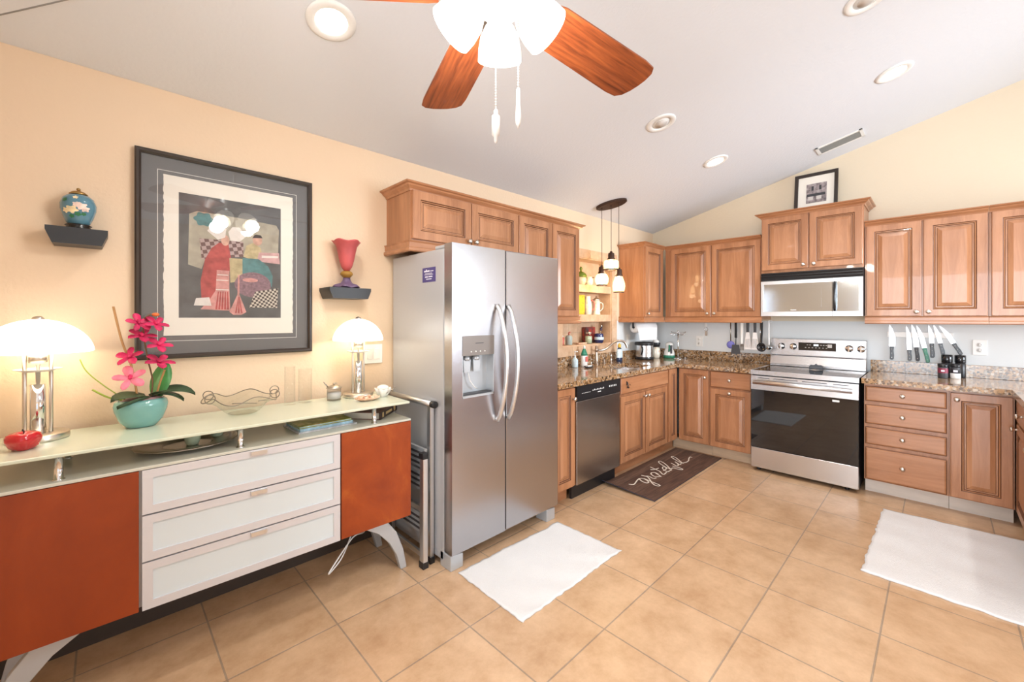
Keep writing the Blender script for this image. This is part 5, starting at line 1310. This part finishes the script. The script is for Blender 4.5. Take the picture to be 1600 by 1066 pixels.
def chain(off, z0, z1, kind):
    c = Vector((0, 0, 0))+side*off-Vector((cos(HD), sin(HD), 0))*.03; b = MB(); z = z0
    b.tube([(c.x, c.y, z0), (c.x, c.y, z1)], .0011, 5)
    while z > z1: b.lathe([(.0003, z-.0022), (.0021, z-.0011), (.0021, z+.0011), (.0003, z+.0022)], (c.x, c.y, 0), 6); z -= .0075
    o = b.build('pull_chain', 'lens', t)
    if kind: pr = [(.001, z1+.004), (.005, z1), (.0055, z1-.012), (.0105, z1-.016), (.0105, z1-.066), (.0055, z1-.070), (.005, z1-.084), (.001, z1-.088)]
    else: pr = [(.001, z1+.003), (.0045, z1-.002), (.005, z1-.035), (.0075, z1-.075), (.0065, z1-.095), (.001, z1-.108)]
    MB().lathe(pr, (c.x, c.y, 0), 16).build('pull', 'lens', o)
chain(-.010, -.045, -.338, 1); chain(.050, -.045, -.278, 0)

# ------------------------------------------------------------------ rugs
def rug(name, label, corners, m, th, seed, rag=.006):
    """towel like rug between four floor corners, with uneven edges and soft ripples"""
    rr = random.Random(seed); nx, ny = 60, 36; b = MB(); c = [Vector((x, y, 0)) for x, y in corners]
    e0 = [rr.uniform(-rag, rag) for _ in range(nx+1)]; e1 = [rr.uniform(-rag, rag) for _ in range(nx+1)]; f0 = [rr.uniform(-rag, rag) for _ in range(ny+1)]; f1 = [rr.uniform(-rag, rag) for _ in range(ny+1)]
    def sm(l): return [(l[max(i-1, 0)]+l[i]*2+l[min(i+1, len(l)-1)])/4 for i in range(len(l))]
    e0, e1, f0, f1 = map(sm, (e0, e1, f0, f1)); vs = []
    for lay in (0, 1):
        for i in range(nx+1):
            for j in range(ny+1):
                u, v = i/nx, j/ny; p = c[0]*(1-u)*(1-v)+c[1]*u*(1-v)+c[2]*u*v+c[3]*(1-u)*v
                p = p + (c[3]-c[0]).normalized()*(e1[i]*v+e0[i]*(1-v)) + (c[1]-c[0]).normalized()*(f1[j]*u+f0[j]*(1-u))
                z = .001 if lay == 0 else th+.0035*(1+sin(9*u+3*v+seed))*(.3+.7*rr.random()*.3)+.0025*sin(23*u+2*sin(5*v))*sin(7*v+seed)
                vs.append((p.x, p.y, max(z, th*.6) if lay else z))
    N = (nx+1)*(ny+1); fs = []
    def ix(i, j, l): return l*N+i*(ny+1)+j
    for i in range(nx):
        for j in range(ny):
            fs.append((ix(i, j, 1), ix(i+1, j, 1), ix(i+1, j+1, 1), ix(i, j+1, 1))); fs.append((ix(i, j, 0), ix(i, j+1, 0), ix(i+1, j+1, 0), ix(i+1, j, 0)))
    for i in range(nx):
        fs.append((ix(i, 0, 0), ix(i+1, 0, 0), ix(i+1, 0, 1), ix(i, 0, 1))); fs.append((ix(i, ny, 0), ix(i, ny, 1), ix(i+1, ny, 1), ix(i+1, ny, 0)))
    for j in range(ny):
        fs.append((ix(0, j, 0), ix(0, j, 1), ix(0, j+1, 1), ix(0, j+1, 0))); fs.append((ix(nx, j, 0), ix(nx, j+1, 0), ix(nx, j+1, 1), ix(nx, j, 1)))
    b.add(vs, fs, 0, True)
    o = b.build(name, m); tag(o, label, 'rug'); return o
rug('towel_rug', 'white terry towel laid on the floor before the refrigerator', [(1.348, 1.311), (2.175, 1.310), (2.172, 1.787), (1.361, 1.807)], 'towel', .006, 1)
rug('towel_rug', 'white cotton rug on the floor before the drawer stack', [(2.925, -.40), (4.030, -.41), (4.005, .28), (2.936, .296)], 'towel2', .006, 5, .008)
mt = thing('kitchen_mat', 'brown plank printed mat lettered grateful before the sink', 'mat', (2.94, 1.485, .0))
b = MB(); nx = 40; LX, LY = 1.375, .460; vs = []
for z_ in (0, .006):
    for i in range(nx+1):
        x = LX*i/nx
        for y in (0, LY): 
            lift = .030*max(0, 1-x/.10)**2*(y/LY)**2
            vs.append((x, y, .001+z_+lift))
n = (nx+1)*2; fs = []
for i in range(nx): q = i*2; fs += [(n+q, n+q+2, n+q+3, n+q+1), (q, q+1, q+3, q+2), (q, q+2, n+q+2, n+q), (q+1, n+q+1, n+q+3, q+3)]
fs += [(0, n, n+1, 1), (nx*2, nx*2+1, n+nx*2+1, n+nx*2)]
b.add(vs, fs); b.m = [0 if k % 4 == 0 and k < nx*4 else 1 for k in range(len(b.f))]
b.build('pad', ['plank', 'matedge'], mt)
strokes = [[(0.144, 0.298), (0.154, 0.279), (0.177, 0.267), (0.233, 0.282), (0.298, 0.297), (0.334, 0.289), (0.337, 0.259), (0.318, 0.222), (0.299, 0.204), (0.273, 0.208), (0.274, 0.238), (0.289, 0.271), (0.312, 0.294)],
 [(0.346, 0.272), (0.336, 0.225), (0.322, 0.169), (0.313, 0.127), (0.301, 0.105), (0.28, 0.112), (0.281, 0.144), (0.314, 0.185), (0.363, 0.227), (0.401, 0.268), (0.401, 0.293), (0.397, 0.323)],
 [(0.401, 0.293), (0.422, 0.27), (0.414, 0.245), (0.404, 0.215), (0.433, 0.204)],
 [(0.528, 0.233), (0.543, 0.271), (0.516, 0.289), (0.483, 0.276), (0.456, 0.237), (0.464, 0.212), (0.491, 0.199)],
 [(0.54, 0.271), (0.514, 0.224), (0.491, 0.188)],
 [(0.643, 0.367), (0.624, 0.313), (0.6, 0.254), (0.565, 0.219), (0.555, 0.198), (0.588, 0.197), (0.626, 0.205)],
 [(0.581, 0.333), (0.61, 0.311), (0.669, 0.299)],
 [(0.639, 0.239), (0.701, 0.242), (0.734, 0.267), (0.726, 0.285), (0.688, 0.271), (0.653, 0.233), (0.646, 0.201), (0.68, 0.199), (0.714, 0.197)],
 [(0.714, 0.197), (0.719, 0.216), (0.745, 0.272), (0.784, 0.335), (0.822, 0.375), (0.855, 0.379), (0.84, 0.34), (0.794, 0.282), (0.733, 0.219), (0.768, 0.209), (0.769, 0.167), (0.783, 0.133), (0.804, 0.141), (0.815, 0.179), (0.808, 0.21), (0.81, 0.233)],
 [(0.877, 0.278), (0.861, 0.243), (0.843, 0.218), (0.864, 0.205), (0.903, 0.227), (0.941, 0.268), (0.915, 0.232), (0.897, 0.207), (0.934, 0.206)],
 [(0.954, 0.195), (0.964, 0.237), (1.002, 0.298), (1.043, 0.351), (1.069, 0.354), (1.064, 0.321), (1.011, 0.262), (0.964, 0.21), (0.989, 0.195), (1.023, 0.188), (1.071, 0.195), (1.132, 0.217), (1.184, 0.226), (1.178, 0.206)]]
b = MB()
for st in strokes: b.tube(smooth_path([(x, y, .0079) for x, y in st], 6), .0011, 8, flat=5.0, up=(0, 0, 1))
b.build('lettering', 'letter', mt)
